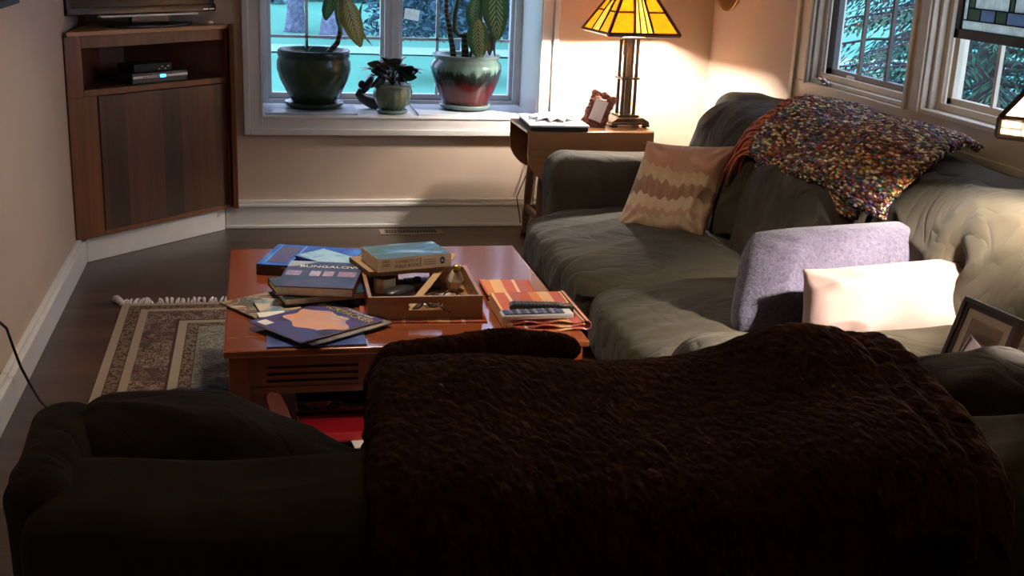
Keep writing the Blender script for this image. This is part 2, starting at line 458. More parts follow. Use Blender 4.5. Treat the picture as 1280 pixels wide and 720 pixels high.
def window_right():
    y0, y1, z0, z1 = 3.36, 5.36, 1.035, 2.12; ym0, ym1 = 4.30, 4.44
    t = MB()
    X = XR
    # broad flat casing round both openings
    t.box(X-.018, X, 3.2, y1+.13, z0-.10, z0).box(X-.018, X, y1, y1+.13, z0, z1+.1).box(X-.018, X, 3.2, y0, z0, z1+.1).box(X-.018, X, y0, y1, z1, z1+.1)
    t.box(X-.03, X, 3.2, y1+.16, z0-.125, z0-.095).box(X-.032, X, y1+.125, y1+.165, z0-.125, z1+.1)
    t.box(X-.028, X, ym0, ym1, z0, z1).box(X-.04, X-.028, ym0+.01, ym0+.035, z0, z1).box(X-.04, X-.028, ym1-.035, ym1-.01, z0, z1)
    t.box(X-.026, X-.018, y1+.01, y1+.03, z0-.01, z1)
    struct(t.build('trim_1', M_cream, bev=.004), 'cream casing around the two side windows')
    for k, (a, b) in enumerate(((ym1, y1), (y0, ym0))):
        dark = k == 0
        w = thing('window_%d' % (k+2), ('casement window with dark bronze sash over the sofa' if dark else 'cream sashed window with a stained glass panel hung in it'), 'x'); w['kind'] = 'structure'; del w['category']
        j = MB(); j.box(X, X+.14, a, a+.018, z0, z1).box(X, X+.14, b-.018, b, z0, z1).box(X, X+.14, a+.018, b-.018, z0, z0+.02).box(X, X+.14, a+.018, b-.018, z1-.02, z1)
        if not dark: j.box(X-.03, X+.02, a, b, z0-.0, z0+.022)
        j.box(X+.03, X+.05, a+.018, a+.045, z0+.02, z1-.02).box(X+.03, X+.05, b-.045, b-.018, z0+.02, z1-.02).box(X+.03, X+.05, a+.045, b-.045, z0+.02, z0+.05)
        j.build('window_frame', M_cream, w, bev=.003)
        mat = M_dsash if dark else M_cream
        s = MB(); c, d = a+.045, b-.045; xs = X+.055
        wd = .03 if dark else .035; bt = .03
        zz0 = z0+.045
        s.box(xs, xs+.03, c, c+wd, zz0, z1-.03).box(xs, xs+.03, d-(wd+.035 if dark else wd), d, zz0, z1-.03).box(xs, xs+.03, c, d, zz0, zz0+bt).box(xs, xs+.03, c, d, z1-.06, z1-.03)
        so = s.build('sash', mat, w, bev=.003)
        m = MB(); n = 3; lo, hi = c+wd, d-(wd+.035 if dark else wd)
        for i in (1, 2):
            yy = lo+(hi-lo)*i/n; m.box(xs+.004, xs+.02, yy-.009, yy+.009, zz0+bt, z1-.06)
        for zz in (1.62,): m.box(xs+.004, xs+.02, lo, hi, zz-.009, zz+.009)
        m.build('muntin', mat, so)
        MB().box(xs+.012, xs+.016, lo, hi, zz0+bt, z1-.06).build('pane', M_glass, so)
        if dark:
            h = MB(); yh = 5.18
            h.box(X-.012, X+.03, yh-.05, yh+.05, z0+.004, z0+.016)
            h.tube([(X+.005, yh+.035, z0+.02), (X-.02, yh+.03, z0+.035), (X-.03, yh-.01, z0+.036), (X-.028, yh-.055, z0+.022)], [.011, .011, .009, .006], 8)
            h.ball((X-.028, yh-.062, z0+.02), .011, 10, 6)
            h.build('crank_handle', M_steel, w, True)
            l = MB(); l.box(X+.045, X+.056, 5.02, 5.08, z0+.05, z0+.062).build('latch', M_trim, w)
window_right()

def added_ceiling_fill():  # added out-of-view fill with glowing disc, brightens coffee table and cabinet
    t = thing('added_ceiling_fill', 'added unseen fill light on the ceiling over the middle of the room', 'x', (.5, 4.15, ZC)); t['kind'] = 'structure'; del t['category']
    MB().lathe([(0, -.05), (.16, -.045), (.185, -.02), (.185, 0), (0, 0)], 32).build('fill_disc', emit('fill_disc_glow', (1, .85, .68), 1.2), t, True)
    l = bpy.data.lights.new('ceiling_fill_glow', 'AREA'); l.shape = 'DISK'; l.size = .34; l.spread = R_(112); l.energy = CEILING_FILL_W; l.color = (1, .84, .66)
    o = bpy.data.objects.new('ceiling_fill_glow', l); COL.objects.link(o); o.parent = t; o.location = (0, 0, -.055)
added_ceiling_fill()

# ------------------------------------------------------------------ corner cabinet
def cabinet():
    ang = math.atan2(.7048, .7094)
    t = thing('corner_cabinet', 'walnut media cabinet built across the corner with a planked door', 'cabinet', (-.85, 6.02, 0), ang)
    # local: x along the face, -y towards the room
    y = -.045; s0, s1 = -.09, .955
    b = MB()
    b.box(s0, .005, y, y+.03, .83, 1.12).box(s0, .08, y, y+.03, .13, .83)           # left stile
    b.box(.925, s1, y, y+.03, .13, 1.12)          # right stile
    b.box(.005, .925, y, y+.03, 1.06, 1.12)
    b.box(.005, .925, y, y+.03, .83, .862)
    b.box(.08, .925, y, y+.03, .13, .155)
    b.prism([(s0+.06, y+.03), (s1-.01, y+.03), (.50, .42), (.42, .42)], .13, .15)
    b.build('cabinet_body', M_cab, t, bev=.003)
    n = MB()                                       # the open niche
    n.prism([(-.01, y+.031), (.94, y+.031), (.58, .36), (.40, .36)], .845, .862)
    n.prism([(-.01, y+.031), (.94, y+.031), (.58, .36), (.40, .36)], 1.06, 1.075)
    n.prism([(-.01, y+.031), (.005, y+.031), (.42, .36), (.40, .36)], .862, 1.06)
    n.prism([(.925, y+.031), (.94, y+.031), (.58, .36), (.56, .36)], .862, 1.06)
    n.box(.41, .57, .35, .36, .862, 1.06)
    n.build('niche', wood('niche_wood', [(.08, .022, .01), (.11, .03, .014), (.14, .04, .02)], 'x', .5), t)
    d = MB().box(.082, .923, y-.004, y+.02, .157, .828).build('door', M_cabdoor, t, bev=.003)
    tp = MB().prism([(s0-.0, y-.02), (.93, y-.02), (.93, y+.04), (.9, .06), (.50, .42), (.44, .42), (s0+.09, .02)], 1.12, 1.142)
    tp.build('top_board', M_cabtop, t, bev=.004)
    # side return to the back wall
    r = MB(); r.M = Matrix.Rotation(-ang, 4, 'Z') @ Matrix.Translation((.85, -6.02, 0))
    r.box(-.142, -.115, 6.60, YB, .135, 1.14)
    r.build('side_panel', M_cab, t, bev=.003)
    # white plinth under the cabinet
    p = MB().box(-.012, .918, -.012, .01, 0, .13); o = p.build('baseboard_corner', M_trim, None, bev=.004)
    o.location = (-.85, 6.02, 0); o.rotation_euler.z = ang; struct(o, 'white baseboard running across the corner under the cabinet')
    # television
    tv = thing('television', 'black flat television on top of the corner cabinet', 'television', (-.85, 6.02, 1.142), ang)
    MB().prism([(.5+.22*math.cos(a)*1.2, .04+.10*math.sin(a)) for a in [i*math.pi/16 for i in range(32)]], .0, .014).build('stand_base', M_black, tv, bev=.004)
    MB().box(.38, .62, .04, .07, .014, .09).build('stand_neck', M_black, tv, bev=.004)
    bz = MB(); a0, a1, c0, c1 = -.01, 1.02, .065, .70; yy = .03
    q = .028
    bz.box(a0, a1, yy, yy+.05, c0, c0+q+.01).box(a0, a1, yy, yy+.05, c1-q, c1).box(a0, a0+q, yy, yy+.05, c0, c1).box(a1-q, a1, yy, yy+.05, c0, c1).box(a0+.02, a1-.02, yy+.02, yy+.05, c0+.02, c1-.02)
    body = bz.build('bezel', M_black, tv, bev=.005)
    MB().box(a0+q, a1-q, yy+.006, yy+.018, c0+q+.01, c1-q).build('screen', plain('tv_screen', (.02, .022, .028), .12, .6), tv)
    MB().box(.18, .80, yy-.012, yy+.02, c0-.014, c0-.003).build('speaker_bar', M_silver, tv, bev=.003)
    for i, px in enumerate((.86, .905, .96)): MB().box(px-.018, px+.018, yy-.002, yy, c0+.008, c0+.016).build('badge', M_silver, tv)
    # boxes in the niche
    r1 = thing('cable_box', 'silver-grey cable box with a blue display in the cabinet niche', 'set-top box', (-.85, 6.02, .862), ang)
    MB().box(.315, .675, -.02, .16, 0, .055).build('case', plain('box_grey', (.05, .052, .055), .35, .5, metal=.4), r1, bev=.004)
    MB().box(.317, .673, -.024, -.018, .028, .04).build('front_strip', M_silver, r1)
    MB().box(.49, .525, -.0255, -.024, .026, .042).build('display', emit('blue_display', (.05, .35, 1), 3), r1)
    for i in range(6): MB().box(.38+i*.018, .386+i*.018, -.0255, -.024, .031, .037).build('button', M_mblack, r1)
    r2 = thing('video_player', 'small dark box stacked on top of the silver-grey cable box', 'media player', (-.85, 6.02, .9175), ang)
    MB().box(.345, .59, 0, .13, 0, .042).build('case', M_mblack, r2, bev=.004)
    for i in range(4): MB().box(.50+i*.02, .51+i*.02, -.0015, 0, .008+(i % 2)*.012, .014+(i % 2)*.012).build('indicator', M_silver, r2)
    d = thing('small_shell', 'small pale shell-like ornament at the right of the cabinet top', 'ornament', (-.85, 6.02, 1.142), ang)
    MB().ball((.845, -.02, .009), (.02, .014, .009), 14, 8).build('shell', M_paper, d, True)
cabinet()

# picture on the left wall (its lower corner shows)
def wall_picture():
    t = thing('framed_picture', 'dark framed picture with a red print on the left wall', 'picture', (XL, 4.4, 1.34))
    MB().box(0, .022, -.44, .44, 0, .025).box(0, .022, -.44, .44, .60, .625).box(0, .022, -.44, -.415, .025, .60).box(0, .022, .415, .44, .025, .60).build('picture_frame', M_mblack, t, bev=.003)
    MB().box(.002, .010, -.415, .415, .025, .60).build('print', art('red_print', [(.3, (.28, .06, .05)), (.6, (.45, .15, .12)), (.8, (.2, .05, .06))], 3), t)
wall_picture()

# brass plate on right wall
def plate():
    t = thing('brass_wall_plate', 'round brass rimmed plate hung on the wall right of the far lamp', 'wall plate', (XR, 6.46, 1.50), rot=(0, R_(-90), 0))
    MB().lathe([(.0, .001), (.135, .003), (.165, .012), (.20, .022), (.205, .018), (.19, .004), (.0, .0)][::-1], 40).build('rim', M_brass, t, True)
    MB().lathe([(.0, .012), (.11, .012), (.125, .006), (.128, .0035), (0, .0035)][::-1], 36).build('centre', plain('dark_enamel', (.06, .05, .03), .3, .6), t, True)
plate()

# ------------------------------------------------------------------ plants on the sill
ZS = .645
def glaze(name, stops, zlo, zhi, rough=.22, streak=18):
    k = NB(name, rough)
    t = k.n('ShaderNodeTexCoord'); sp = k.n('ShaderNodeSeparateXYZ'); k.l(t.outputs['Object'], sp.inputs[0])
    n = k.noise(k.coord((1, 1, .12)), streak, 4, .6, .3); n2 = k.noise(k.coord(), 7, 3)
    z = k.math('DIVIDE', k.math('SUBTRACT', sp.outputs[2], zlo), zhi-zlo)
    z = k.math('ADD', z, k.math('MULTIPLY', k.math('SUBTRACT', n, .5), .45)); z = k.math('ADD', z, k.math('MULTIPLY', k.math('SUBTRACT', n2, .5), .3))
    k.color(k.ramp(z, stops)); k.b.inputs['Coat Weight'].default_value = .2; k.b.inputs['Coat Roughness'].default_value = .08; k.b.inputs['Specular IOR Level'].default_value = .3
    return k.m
def leaf(mb, base, tip, width, droop=.1, up=Vector((0, 0, 1)), n=7, cup=.15, side=None):
    base = Vector(base); tip = Vector(tip); ax = tip-base; L = ax.length; ax.normalize()
    sd = side if side is not None else ax.cross(up)
    if sd.length < .1: sd = Vector((1, 0, 0))
    sd.normalize(); nn = sd.cross(ax).normalized()
    v = []; f = []
    for i in range(n+1):
        t = i/n; w = width/2*math.sin(math.pi*min(1, t**.8*.98+.01))**.75
        c = base+ax*L*t+nn*(math.sin(math.pi*t)*droop*L)
        for s in (-1, -.5, 0, .5, 1): v.append(tuple(c+sd*w*s+nn*(abs(s)*cup*w)))
    for i in range(n):
        for j in range(4): f.append((i*5+j, i*5+j+1, (i+1)*5+j+1, (i+1)*5+j))
    mb.add(v, f)
def leafmat(name, dark, light, vein=None):
    k = NB(name, .35); k.b.inputs['Subsurface Weight'].default_value = 0
    t = k.n('ShaderNodeTexCoord'); uv = t.outputs['UV']; sp = k.n('ShaderNodeSeparateXYZ'); k.l(uv, sp.inputs[0])
    d = k.math('ABSOLUTE', k.math('SUBTRACT', sp.outputs[0], .5))     # distance from midrib
    q = k.math('ADD', k.math('MULTIPLY', sp.outputs[1], 11), k.math('MULTIPLY', d, -7))
    fr = k.math('FRACT', q)
    bar = k.math('LESS_THAN', fr, .4)
    inner = k.math('LESS_THAN', k.math('ADD', d, k.math('MULTIPLY', k.noise(k.coord(), 30, 2), .18)), .36)
    mask = k.math('MULTIPLY', bar, inner)
    mid = k.math('LESS_THAN', d, .02)
    edge = k.mix(k.ramp(k.noise(k.coord(), 9, 2), [(.4, (0, 0, 0)), (.6, (1, 1, 1))]), dark, tuple(min(1, c*1.5) for c in dark))
    col = k.mix(mask, edge, light)
    col = k.mix(mid, col, vein or dark)
    k.color(col)
    tl = k.n('ShaderNodeBsdfTranslucent'); k.l(col, tl.inputs[0]); mx = k.n('ShaderNodeMixShader'); mx.inputs[0].default_value = .12
    k.l(k.b.outputs[0], mx.inputs[1]); k.l(tl.outputs[0], mx.inputs[2]); k.l(mx.outputs[0], k.out.inputs[0]); return k.m
def single_leaf(name, base, tip, width, mat, parent, droop=.08, cup=.18, side=None, n=12):
    base = Vector(base); tip = Vector(tip); ax = tip-base; L = ax.length; ax.normalize()
    sd = Vector(side) if side else ax.cross(Vector((0, 1, 0)))
    sd.normalize(); nn = sd.cross(ax).normalized()
    v = []; f = []; uv = []; m = 8
    for i in range(n+1):
        t = i/n; w = width/2*math.sin(math.pi*(t**.85*.97+.015))**.7
        c = base+ax*L*t+nn*(math.sin(math.pi*t)*droop*L)
        for j in range(m+1):
            s = -1+2*j/m; v.append(tuple(c+sd*w*s+nn*(abs(s)*cup*w+.03*w*math.sin(t*25+s*3)))); uv.append((j/m, t))
    for i in range(n):
        for j in range(m): a = i*(m+1)+j; f.append((a, a+1, a+m+2, a+m+1))
    me = bpy.data.meshes.new(name); me.from_pydata(v, [], f)
    ul = me.uv_layers.new()
    for p in me.polygons:
        for li, vi in zip(p.loop_indices, p.vertices): ul.data[li].uv = uv[vi]
    return link(name, me, mat, parent, True)
M_dieff = leafmat('dumb_cane_leaf', (.014, .075, .018), (.22, .32, .12))
M_dieffy = leafmat('yellowing_leaf', (.16, .15, .03), (.42, .40, .20), (.08, .07, .03))
M_dleaf = plain('dark_leaf', (.035, .06, .035), .3, .5, var=.5)
M_rleaf = plain('bronze_leaf', (.10, .05, .045), .3, .5, var=.4)
def m_stem():
    k = NB('banded_stem', .5); v = k.coord()
    w = k.n('ShaderNodeTexWave', wave_type='BANDS', bands_direction='Z'); w.inputs['Scale'].default_value = 11; w.inputs['Distortion'].default_value = 4; k.l(v, w.inputs['Vector'])
    k.color(k.ramp(w.outputs['Fac'], [(.45, (.02, .02, .012)), (.8, (.16, .12, .06))])); return k.m
M_stem = m_stem()
def plants():
    # slate/marble slabs
    M_slab = plain('white_slab', (.62, .66, .72), .25, .5, var=.05)
    a = MB().box(-.26, .26, -.19, .19, 0, .012).build('sill_slab', M_slab, None, bev=.002); a.location = (.30, 6.915, ZS)
    tag(a, 'pale stone slab on the sill under the large green pot', 'slab')
    a = MB().box(-.335, .335, -.21, .21, 0, .012).build('sill_slab', M_slab, None, bev=.002); a.location = (1.24, 6.93, ZS)
    tag(a, 'pale stone slab on the sill under the red glazed pot', 'slab')
    z = ZS+.012
    # 1 green pot
    t = thing('potted_plant', 'large dark green glazed pot with a bare curved stem and one yellowing leaf', 'potted plant', (.325, 6.96, z))
    g = glaze('green_glaze', [(0, (.020, .040, .016)), (.5, (.035, .062, .026)), (.85, (.03, .06, .036)), (1, (.014, .035, .040))], 0, .33)
    MB().lathe([(.0, 0), (.13, 0), (.165, .012), (.172, .03), (.165, .036), (.13, .03), (0, .03)], 40).build('saucer', g, t, True)
    MB().lathe([(0, .02), (.115, .02), (.13, .035), (.16, .09), (.195, .16), (.212, .22), (.211, .262), (.203, .283), (.202, .290), (.207, .296), (.207, .325), (.201, .333), (.192, .328), (.188, .30), (.0, .29)], 48).build('pot', g, t, True)
    MB().lathe([(0, .30), (.187, .298), (.187, .285), (0, .285)][::-1], 24).build('soil', M_soil, t, True)
    s = MB().tube([(.06, .02, .29), (.10, .02, .33), (.135, .01, .37), (.15, .0, .43), (.155, 0, .52), (.17, 0, .62), (.19, .02, .78), (.18, .02, .95)], [.014, .016, .016, .015, .014, .013, .012, .008], 10)
    s.build('stem', M_stem, t, True)
    rnd = random.Random(3)
    single_leaf('leaf', (.175, -.02, .63), (.265, -.05, .355), .125, M_dieffy, t, .03, .1, (1, .25, .3))
    single_leaf('leaf', (.155, -.01, .68), (.16, -.05, .42), .085, M_dieff, t, .05, .2, (.6, .8, 0))
    single_leaf('leaf', (.15, -.01, .70), (.07, -.05, .50), .11, M_dieff, t, .05, .3, (.9, .4, .2))
    single_leaf('leaf', (.28, .02, .60), (.335, .0, .36), .05, M_dieff, t, .15, .4, (.5, .8, 0))
    for k in range(7):
        a = k*.9+.3; b0 = Vector((.18, .02, .72+k*.035)); e = b0+Vector((.22*math.cos(a), .18*math.sin(a)*.7, .16-.03*k))
        if e.y > .2: e.y = .2
        single_leaf('leaf', b0, e, .12, M_dieff, t, .12, .2)
    # sprouts
    sp = MB()
    for k, (dx, dz, dy) in enumerate(((-.03, .07, .02), (.05, .06, 0), (.0, .09, -.02), (-.06, .03, 0))): leaf(sp, (-.04, -.03, .30), (-.04+dx, -.03+dy, .30+dz), .012, .15)
    sp.build('sprout', plain('sprout_green', (.05, .14, .05), .4), t, True)
    # 2 small celadon pot
    t = thing('potted_plant', 'small pale celadon ribbed pot with dark reddish leafy plant, at the middle of the sill', 'potted plant', (.765, 6.83, ZS))
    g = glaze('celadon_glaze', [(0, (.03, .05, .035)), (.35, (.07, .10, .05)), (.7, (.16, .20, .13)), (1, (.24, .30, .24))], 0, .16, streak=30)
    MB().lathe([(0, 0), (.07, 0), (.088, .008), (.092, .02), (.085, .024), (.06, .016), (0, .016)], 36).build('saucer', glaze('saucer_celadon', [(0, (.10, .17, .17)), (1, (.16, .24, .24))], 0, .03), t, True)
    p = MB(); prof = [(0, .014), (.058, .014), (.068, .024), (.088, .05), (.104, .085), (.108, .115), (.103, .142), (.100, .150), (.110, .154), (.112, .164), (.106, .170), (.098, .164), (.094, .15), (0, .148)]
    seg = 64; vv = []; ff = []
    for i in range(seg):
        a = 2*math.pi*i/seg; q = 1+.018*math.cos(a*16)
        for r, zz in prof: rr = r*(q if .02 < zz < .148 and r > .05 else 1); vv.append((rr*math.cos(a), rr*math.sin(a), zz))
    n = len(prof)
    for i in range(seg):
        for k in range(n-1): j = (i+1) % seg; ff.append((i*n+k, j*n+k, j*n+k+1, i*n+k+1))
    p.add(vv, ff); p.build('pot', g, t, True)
    MB().lathe([(0, .152), (.093, .152), (.093, .14), (0, .14)][::-1], 20).build('soil', M_soil, t)
    rnd = random.Random(8); d1 = MB(); d2 = MB(); st = MB()
    for k in range(26):
        a = k*2.4; el = .15+rnd.random()*1.1; L = .085+rnd.random()*.05
        c = Vector((0, 0, .16)); o_ = Vector((.07*math.cos(a)*(1.2-el*.5), .05*math.sin(a), .05+.05*el))
        b0 = c+o_; e = b0+Vector((math.cos(a)*math.cos(el), math.sin(a)*math.cos(el)*.8, math.sin(el)*.7-.15))*L
        leaf(d1 if k % 3 else d2, b0, e, .062+rnd.random()*.025, .12, cup=.25)
        st.tube([c, c+o_*.5+Vector((0, 0, .01)), b0], .003, 5)
    leaf(d1, (-.06, -.03, .21), (-.19, -.04, .262), .07, .1, cup=.2); leaf(d2, (-.04, -.03, .2), (-.165, -.05, .205), .075, .1, cup=.2)
    leaf(d1, (.05, -.03, .235), (.14, -.03, .15), .055, -.2, cup=.2)
    leaf(d2, (-.02, -.03, .25), (-.09, -.06, .285), .035, .1); leaf(d1, (.02, -.03, .25), (.12, -.03, .27), .035, .1)
    rl = random.Random(17)
    for k in range(16):
        a = k*2.4+.4; q = rl.random(); b0 = Vector((.05*math.cos(a), .035*math.sin(a)-.01, .20+.05*q)); e = b0+Vector((math.cos(a)*(.075+.03*q), math.sin(a)*.05-.02, -.035+.08*q-.03*rl.random()))
        single_leaf('leaf', b0, e, .058, M_dleaf if k % 3 else M_rleaf, t, .12, .2, (.35*math.sin(a)+.2, .5, .8))
    d1.build('foliage', M_dleaf, t, True); d2.build('foliage', M_rleaf, t, True); st.build('stem', M_stem, t, True)
    # statue behind the small pot: an S-curved dark fish-like figure
    t = thing('dark_figurine', 'black curled dolphin-like figurine standing behind the small celadon pot', 'figurine', (.76, 7.01, ZS))
    b = MB()
    b.tube([(-.165, 0, .115), (-.175, 0, .085), (-.15, 0, .055), (-.10, 0, .035), (-.03, 0, .025), (.05, 0, .03), (.10, 0, .06), (.125, 0, .10), (.12, 0, .15)], [.012, .022, .028, .034, .038, .034, .028, .022, .012], 12)
    b.tube([(-.15, 0, .09), (-.135, 0, .12), (-.11, 0, .155), (-.09, .01, .20)], [.012, .024, .026, .012], 10)
    b.ball((-.155, 0, .14), (.022, .018, .026), 12, 8)
    b.ball((.0, .0, .012), (.10, .04, .013), 20, 8)
    b.build('body', plain('dark_patina', (.015, .018, .022), .35, .6), t, True)
    # 3 big red/teal pot
    t = thing('potted_plant', 'big pot with pale teal drip glaze over deep red, holding broad variegated leaves', 'potted plant', (1.215, 6.95, z))
    g = glaze('teal_red_glaze', [(0, (.05, .055, .04)), (.10, (.085, .010, .009)), (.42, (.065, .007, .007)), (.50, (.012, .012, .012)), (.66, (.018, .03, .03)), (.74, (.14, .25, .22)), (1, (.24, .36, .32))], .02, .32, streak=40)
    MB().lathe([(0, 0), (.12, 0), (.15, .012), (.158, .028), (.15, .034), (.12, .026), (0, .026)], 40).build('saucer', glaze('saucer_teal', [(0, (.07, .10, .09)), (1, (.14, .20, .18))], 0, .03), t, True)
    MB().lathe([(0, .02), (.125, .02), (.135, .03), (.150, .07), (.178, .13), (.20, .19), (.212, .24), (.206, .27), (.190, .29), (.186, .298), (.196, .306), (.204, .316), (.196, .324), (.180, .318), (.176, .30), (0, .285)], 48).build('pot', g, t, True)
    MB().lathe([(0, .298), (.176, .296), (.176, .28), (0, .28)][::-1], 24).build('soil', M_soil, t)
    s = MB().tube([(-.075, 0, .28), (-.085, 0, .36), (-.105, 0, .46), (-.125, .0, .56), (-.135, 0, .75)], [.019, .017, .016, .014, .012], 10); s.build('stem', M_stem, t, True)
    s = MB().tube([(-.005, .0, .28), (-.01, 0, .36), (-.015, 0, .42), (-.005, .0, .445)], [.022, .022, .021, .019], 12); s.build('stem', M_stem, t, True)
    s = MB().tube([(-.02, .0, .43), (-.05, 0, .43), (-.075, 0, .46), (-.075, 0, .55), (-.055, 0, .66), (-.03, 0, .8)], [.012, .013, .014, .014, .012, .01], 10); s.build('stem', plain('green_stem', (.05, .08, .03), .4), t, True)
    s = MB().tube([(.02, 0, .29), (.04, -.02, .42), (.05, -.03, .52)], [.008, .006, .005], 8).tube([(.08, 0, .29), (.12, -.01, .45), (.15, -.02, .6)], [.008, .006, .005], 8); s.build('stem', plain('green_stem', (.05, .08, .03)), t, True)
    single_leaf('leaf', (.055, -.05, .53), (.065, -.10, .30), .138, M_dieff, t, .05, .12, (1, .2, .02))
    single_leaf('leaf', (.055, -.01, .66), (.04, -.03, .45), .118, M_dieff, t, .05, .2, (1, .3, 0))
    single_leaf('leaf', (.16, -.04, .74), (.175, -.05, .41), .165, M_dieff, t, .05, .12, (1, .15, .02))
    single_leaf('leaf', (.20, -.02, .50), (.135, -.03, .32), .09, M_dleaf, t, .1, .3, (.8, .5, 0))
    single_leaf('leaf', (.21, -.0, .50), (.175, -.01, .30), .06, M_dleaf, t, .1, .3, (.5, .8, 0))
    single_leaf('leaf', (.09, .0, .62), (.12, -.01, .44), .05, M_dleaf, t, .1, .3, (.6, .8, 0))
    for k in range(8):
        a = k*.8+.2; b0 = Vector((-.02, 0, .72+k*.03)); e = b0+Vector((.24*math.cos(a), .16*math.sin(a), .14-.02*k))
        single_leaf('leaf', b0, e, .13, M_dieff, t, .12, .2)
    # little card stuck on the pane
    c = MB().box(-.045, .045, 0, .002, -.032, .032).build('window_card', lampglass('card_paper', (.9, .88, .82), .6)); c.location = (.925, 7.243, 1.18); c.rotation_euler = (0, R_(8), 0)
    tag(c, 'small white card stuck on the right pane of the plant window', 'card')
plants()

# ------------------------------------------------------------------ drop-leaf side table and what stands on it
ZT = .67
def side_table():
    t = thing('drop_leaf_table', 'maple drop-leaf table with hanging curved leaves under the far lamp', 'side table', (1.755, 6.29, 0))
    MB().box(-.355, .355, -.225, .225, ZT-.018, ZT).build('tabletop', M_maple, t, bev=.005)
    def leafpts(r=.16):
        w = .35; p = [(-w, 0), (-w, -.12)]
        for i in range(9):
            a = i/8*math.pi/2; p.append((-w+r*(1-math.cos(a)), -.12-r*math.sin(a)))
        q = [(-x, z) for x, z in p[::-1]]; return p+q
    for y, nme in ((-.24, 'drop_leaf'), (.228, 'drop_leaf')):
        m = MB(); m.prism([(x, ZT-.004+z) for x, z in leafpts()], y, y+.014, 'y'); m.build(nme, M_maple, t, bev=.003)
    MB().box(-.25, .25, -.15, -.13, ZT-.11, ZT-.018).box(-.25, .25, .15, .17, ZT-.11, ZT-.018).box(-.25, -.235, -.13, .15, ZT-.11, ZT-.018).box(.235, .25, -.13, .15, ZT-.11, ZT-.018).build('apron', M_legs, t, bev=.002)
    for sx in (-1, 1):
        for sy in (-1, 1):
            m = MB(); x0, y0 = sx*.225, sy*.12; x1, y1 = sx*.255, sy*.165+.015
            pr = [(.0, .020), (.04, .021), (.05, .017), (.10, .024), (.14, .026), (.17, .018), (.22, .024), (.36, .027), (.46, .022), (.50, .016), (.52, .024), (.652, .024)]
            pts = [(x1+(x0-x1)*z/.65, y1+(y0-y1)*z/.65, z) for z, r in pr]; m.tube(pts, [r for z, r in pr], 14); m.build('leg', M_legs, t, True)
    MB().box(-.262, -.24, -.13, .15, .145, .185).box(.24, .262, -.13, .15, .145, .185).box(-.25, .25, .14, .165, .145, .185).build('stretcher', M_legs, t, bev=.003)
    # cord
    c = MB().tube([(1.64, 6.63, .66), (1.60, 6.655, .5), (1.545, 6.66, .32), (1.49, 6.655, .18), (1.52, 6.66, .02)], .003, 6).tube([(1.60, 6.655, .5), (1.60, 6.66, .3), (1.585, 6.66, .1), (1.56, 6.655, .02)], .003, 6)
    tag(c.build('lamp_cord', M_mblack, None, True), 'thin dark cord hanging behind the drop-leaf table legs', 'cord')
    # ceramic relief tile with flower
    t = thing('relief_tile', 'white ceramic tile with raised leaves and round dish on the drop-leaf table', 'tile', (1.585, 6.255, ZT), R_(-3))
    MB().box(-.155, .155, -.20, .20, 0, .02).build('tile_base', M_mblack, t, bev=.002)
    MB().box(-.16, .16, -.205, .205, .02, .032).build('tile_face', M_white, t, bev=.003)
    MB().lathe([(0, .034), (.07, .034), (.095, .044), (.10, .052), (.09, .052), (.065, .042), (0, .04)], 32, (.02, .06, 0)).build('dish', M_white, t, True)
    lv = MB()
    for k, (a, L) in enumerate(((200, .15), (225, .16), (250, .14), (275, .15), (300, .13), (330, .12), (180, .13), (160, .11))):
        a = R_(a); b0 = Vector((.02+.05*math.cos(a), .04+.05*math.sin(a), .035)); e = b0+Vector((L*math.cos(a)*.8, L*math.sin(a)*.8, .008))
        leaf(lv, b0, e, .055, .18, n=6, cup=-.3)
    o = lv.build('raised_leaves', M_white, t, True); s = o.modifiers.new('s', 'SOLIDIFY'); s.thickness = .006
    # small ornate photo frame
    t = thing('ornate_photo_frame', 'small ornate reddish-bronze photo frame leaning on the drop-leaf table', 'photo frame', (1.795, 6.20, ZT+.003), rot=(R_(-12), R_(17), R_(-28)))
    M_orn = plain('rosy_bronze', (.22, .09, .07), .35, .6, metal=.5, var=.4, scale=60, bump=.8, bscale=90, bdist=.006)
    fr = MB(); W, H = .055, .165
    rnd = random.Random(5)
    for k in range(60):
        u = k/60*4
        if u < 1: p = (-W+2*W*u, 0, .0)
        elif u < 2: p = (W, 0, H*(u-1))
        elif u < 3: p = (W-2*W*(u-2), 0, H)
        else: p = (-W, 0, H*(4-u))
        fr.ball((p[0]+rnd.uniform(-.005, .005), p[1], p[2]+rnd.uniform(-.005, .005)+.012), (.013, .007, .013), 8, 5)
    for x, zz, r in ((-W, H+.012, .02), (W, H+.012, .02), (0, H+.016, .022), (-W, .01, .02), (W, .01, .018), (0, .008, .018)): fr.ball((x, 0, zz), (r, .008, r), 8, 6)
    fr.box(-W, W, -.003, .004, .012, H+.01)
    fr.build('frame', M_orn, t, True)
    MB().box(-W+.02, W-.02, -.010, -.0035, .035, H-.012).build('photo', M_white, t)
    MB().prism([(-.02, .012), (.02, .012), (.012, .12), (-.012, .12)], .02, .024, 'y').build('easel_back', M_mblack, t)
    e = MB(); e.add([(-.022, .085, -.012), (.022, .085, -.012), (.015, .005, .10), (-.015, .005, .10), (-.022, .090, -.012), (.022, .090, -.012), (.015, .01, .10), (-.015, .01, .10)], [(0, 1, 2, 3), (4, 7, 6, 5), (0, 4, 5, 1), (1, 5, 6, 2), (2, 6, 7, 3), (3, 7, 4, 0)]); e.build('easel_leg', M_mblack, t)
side_table()

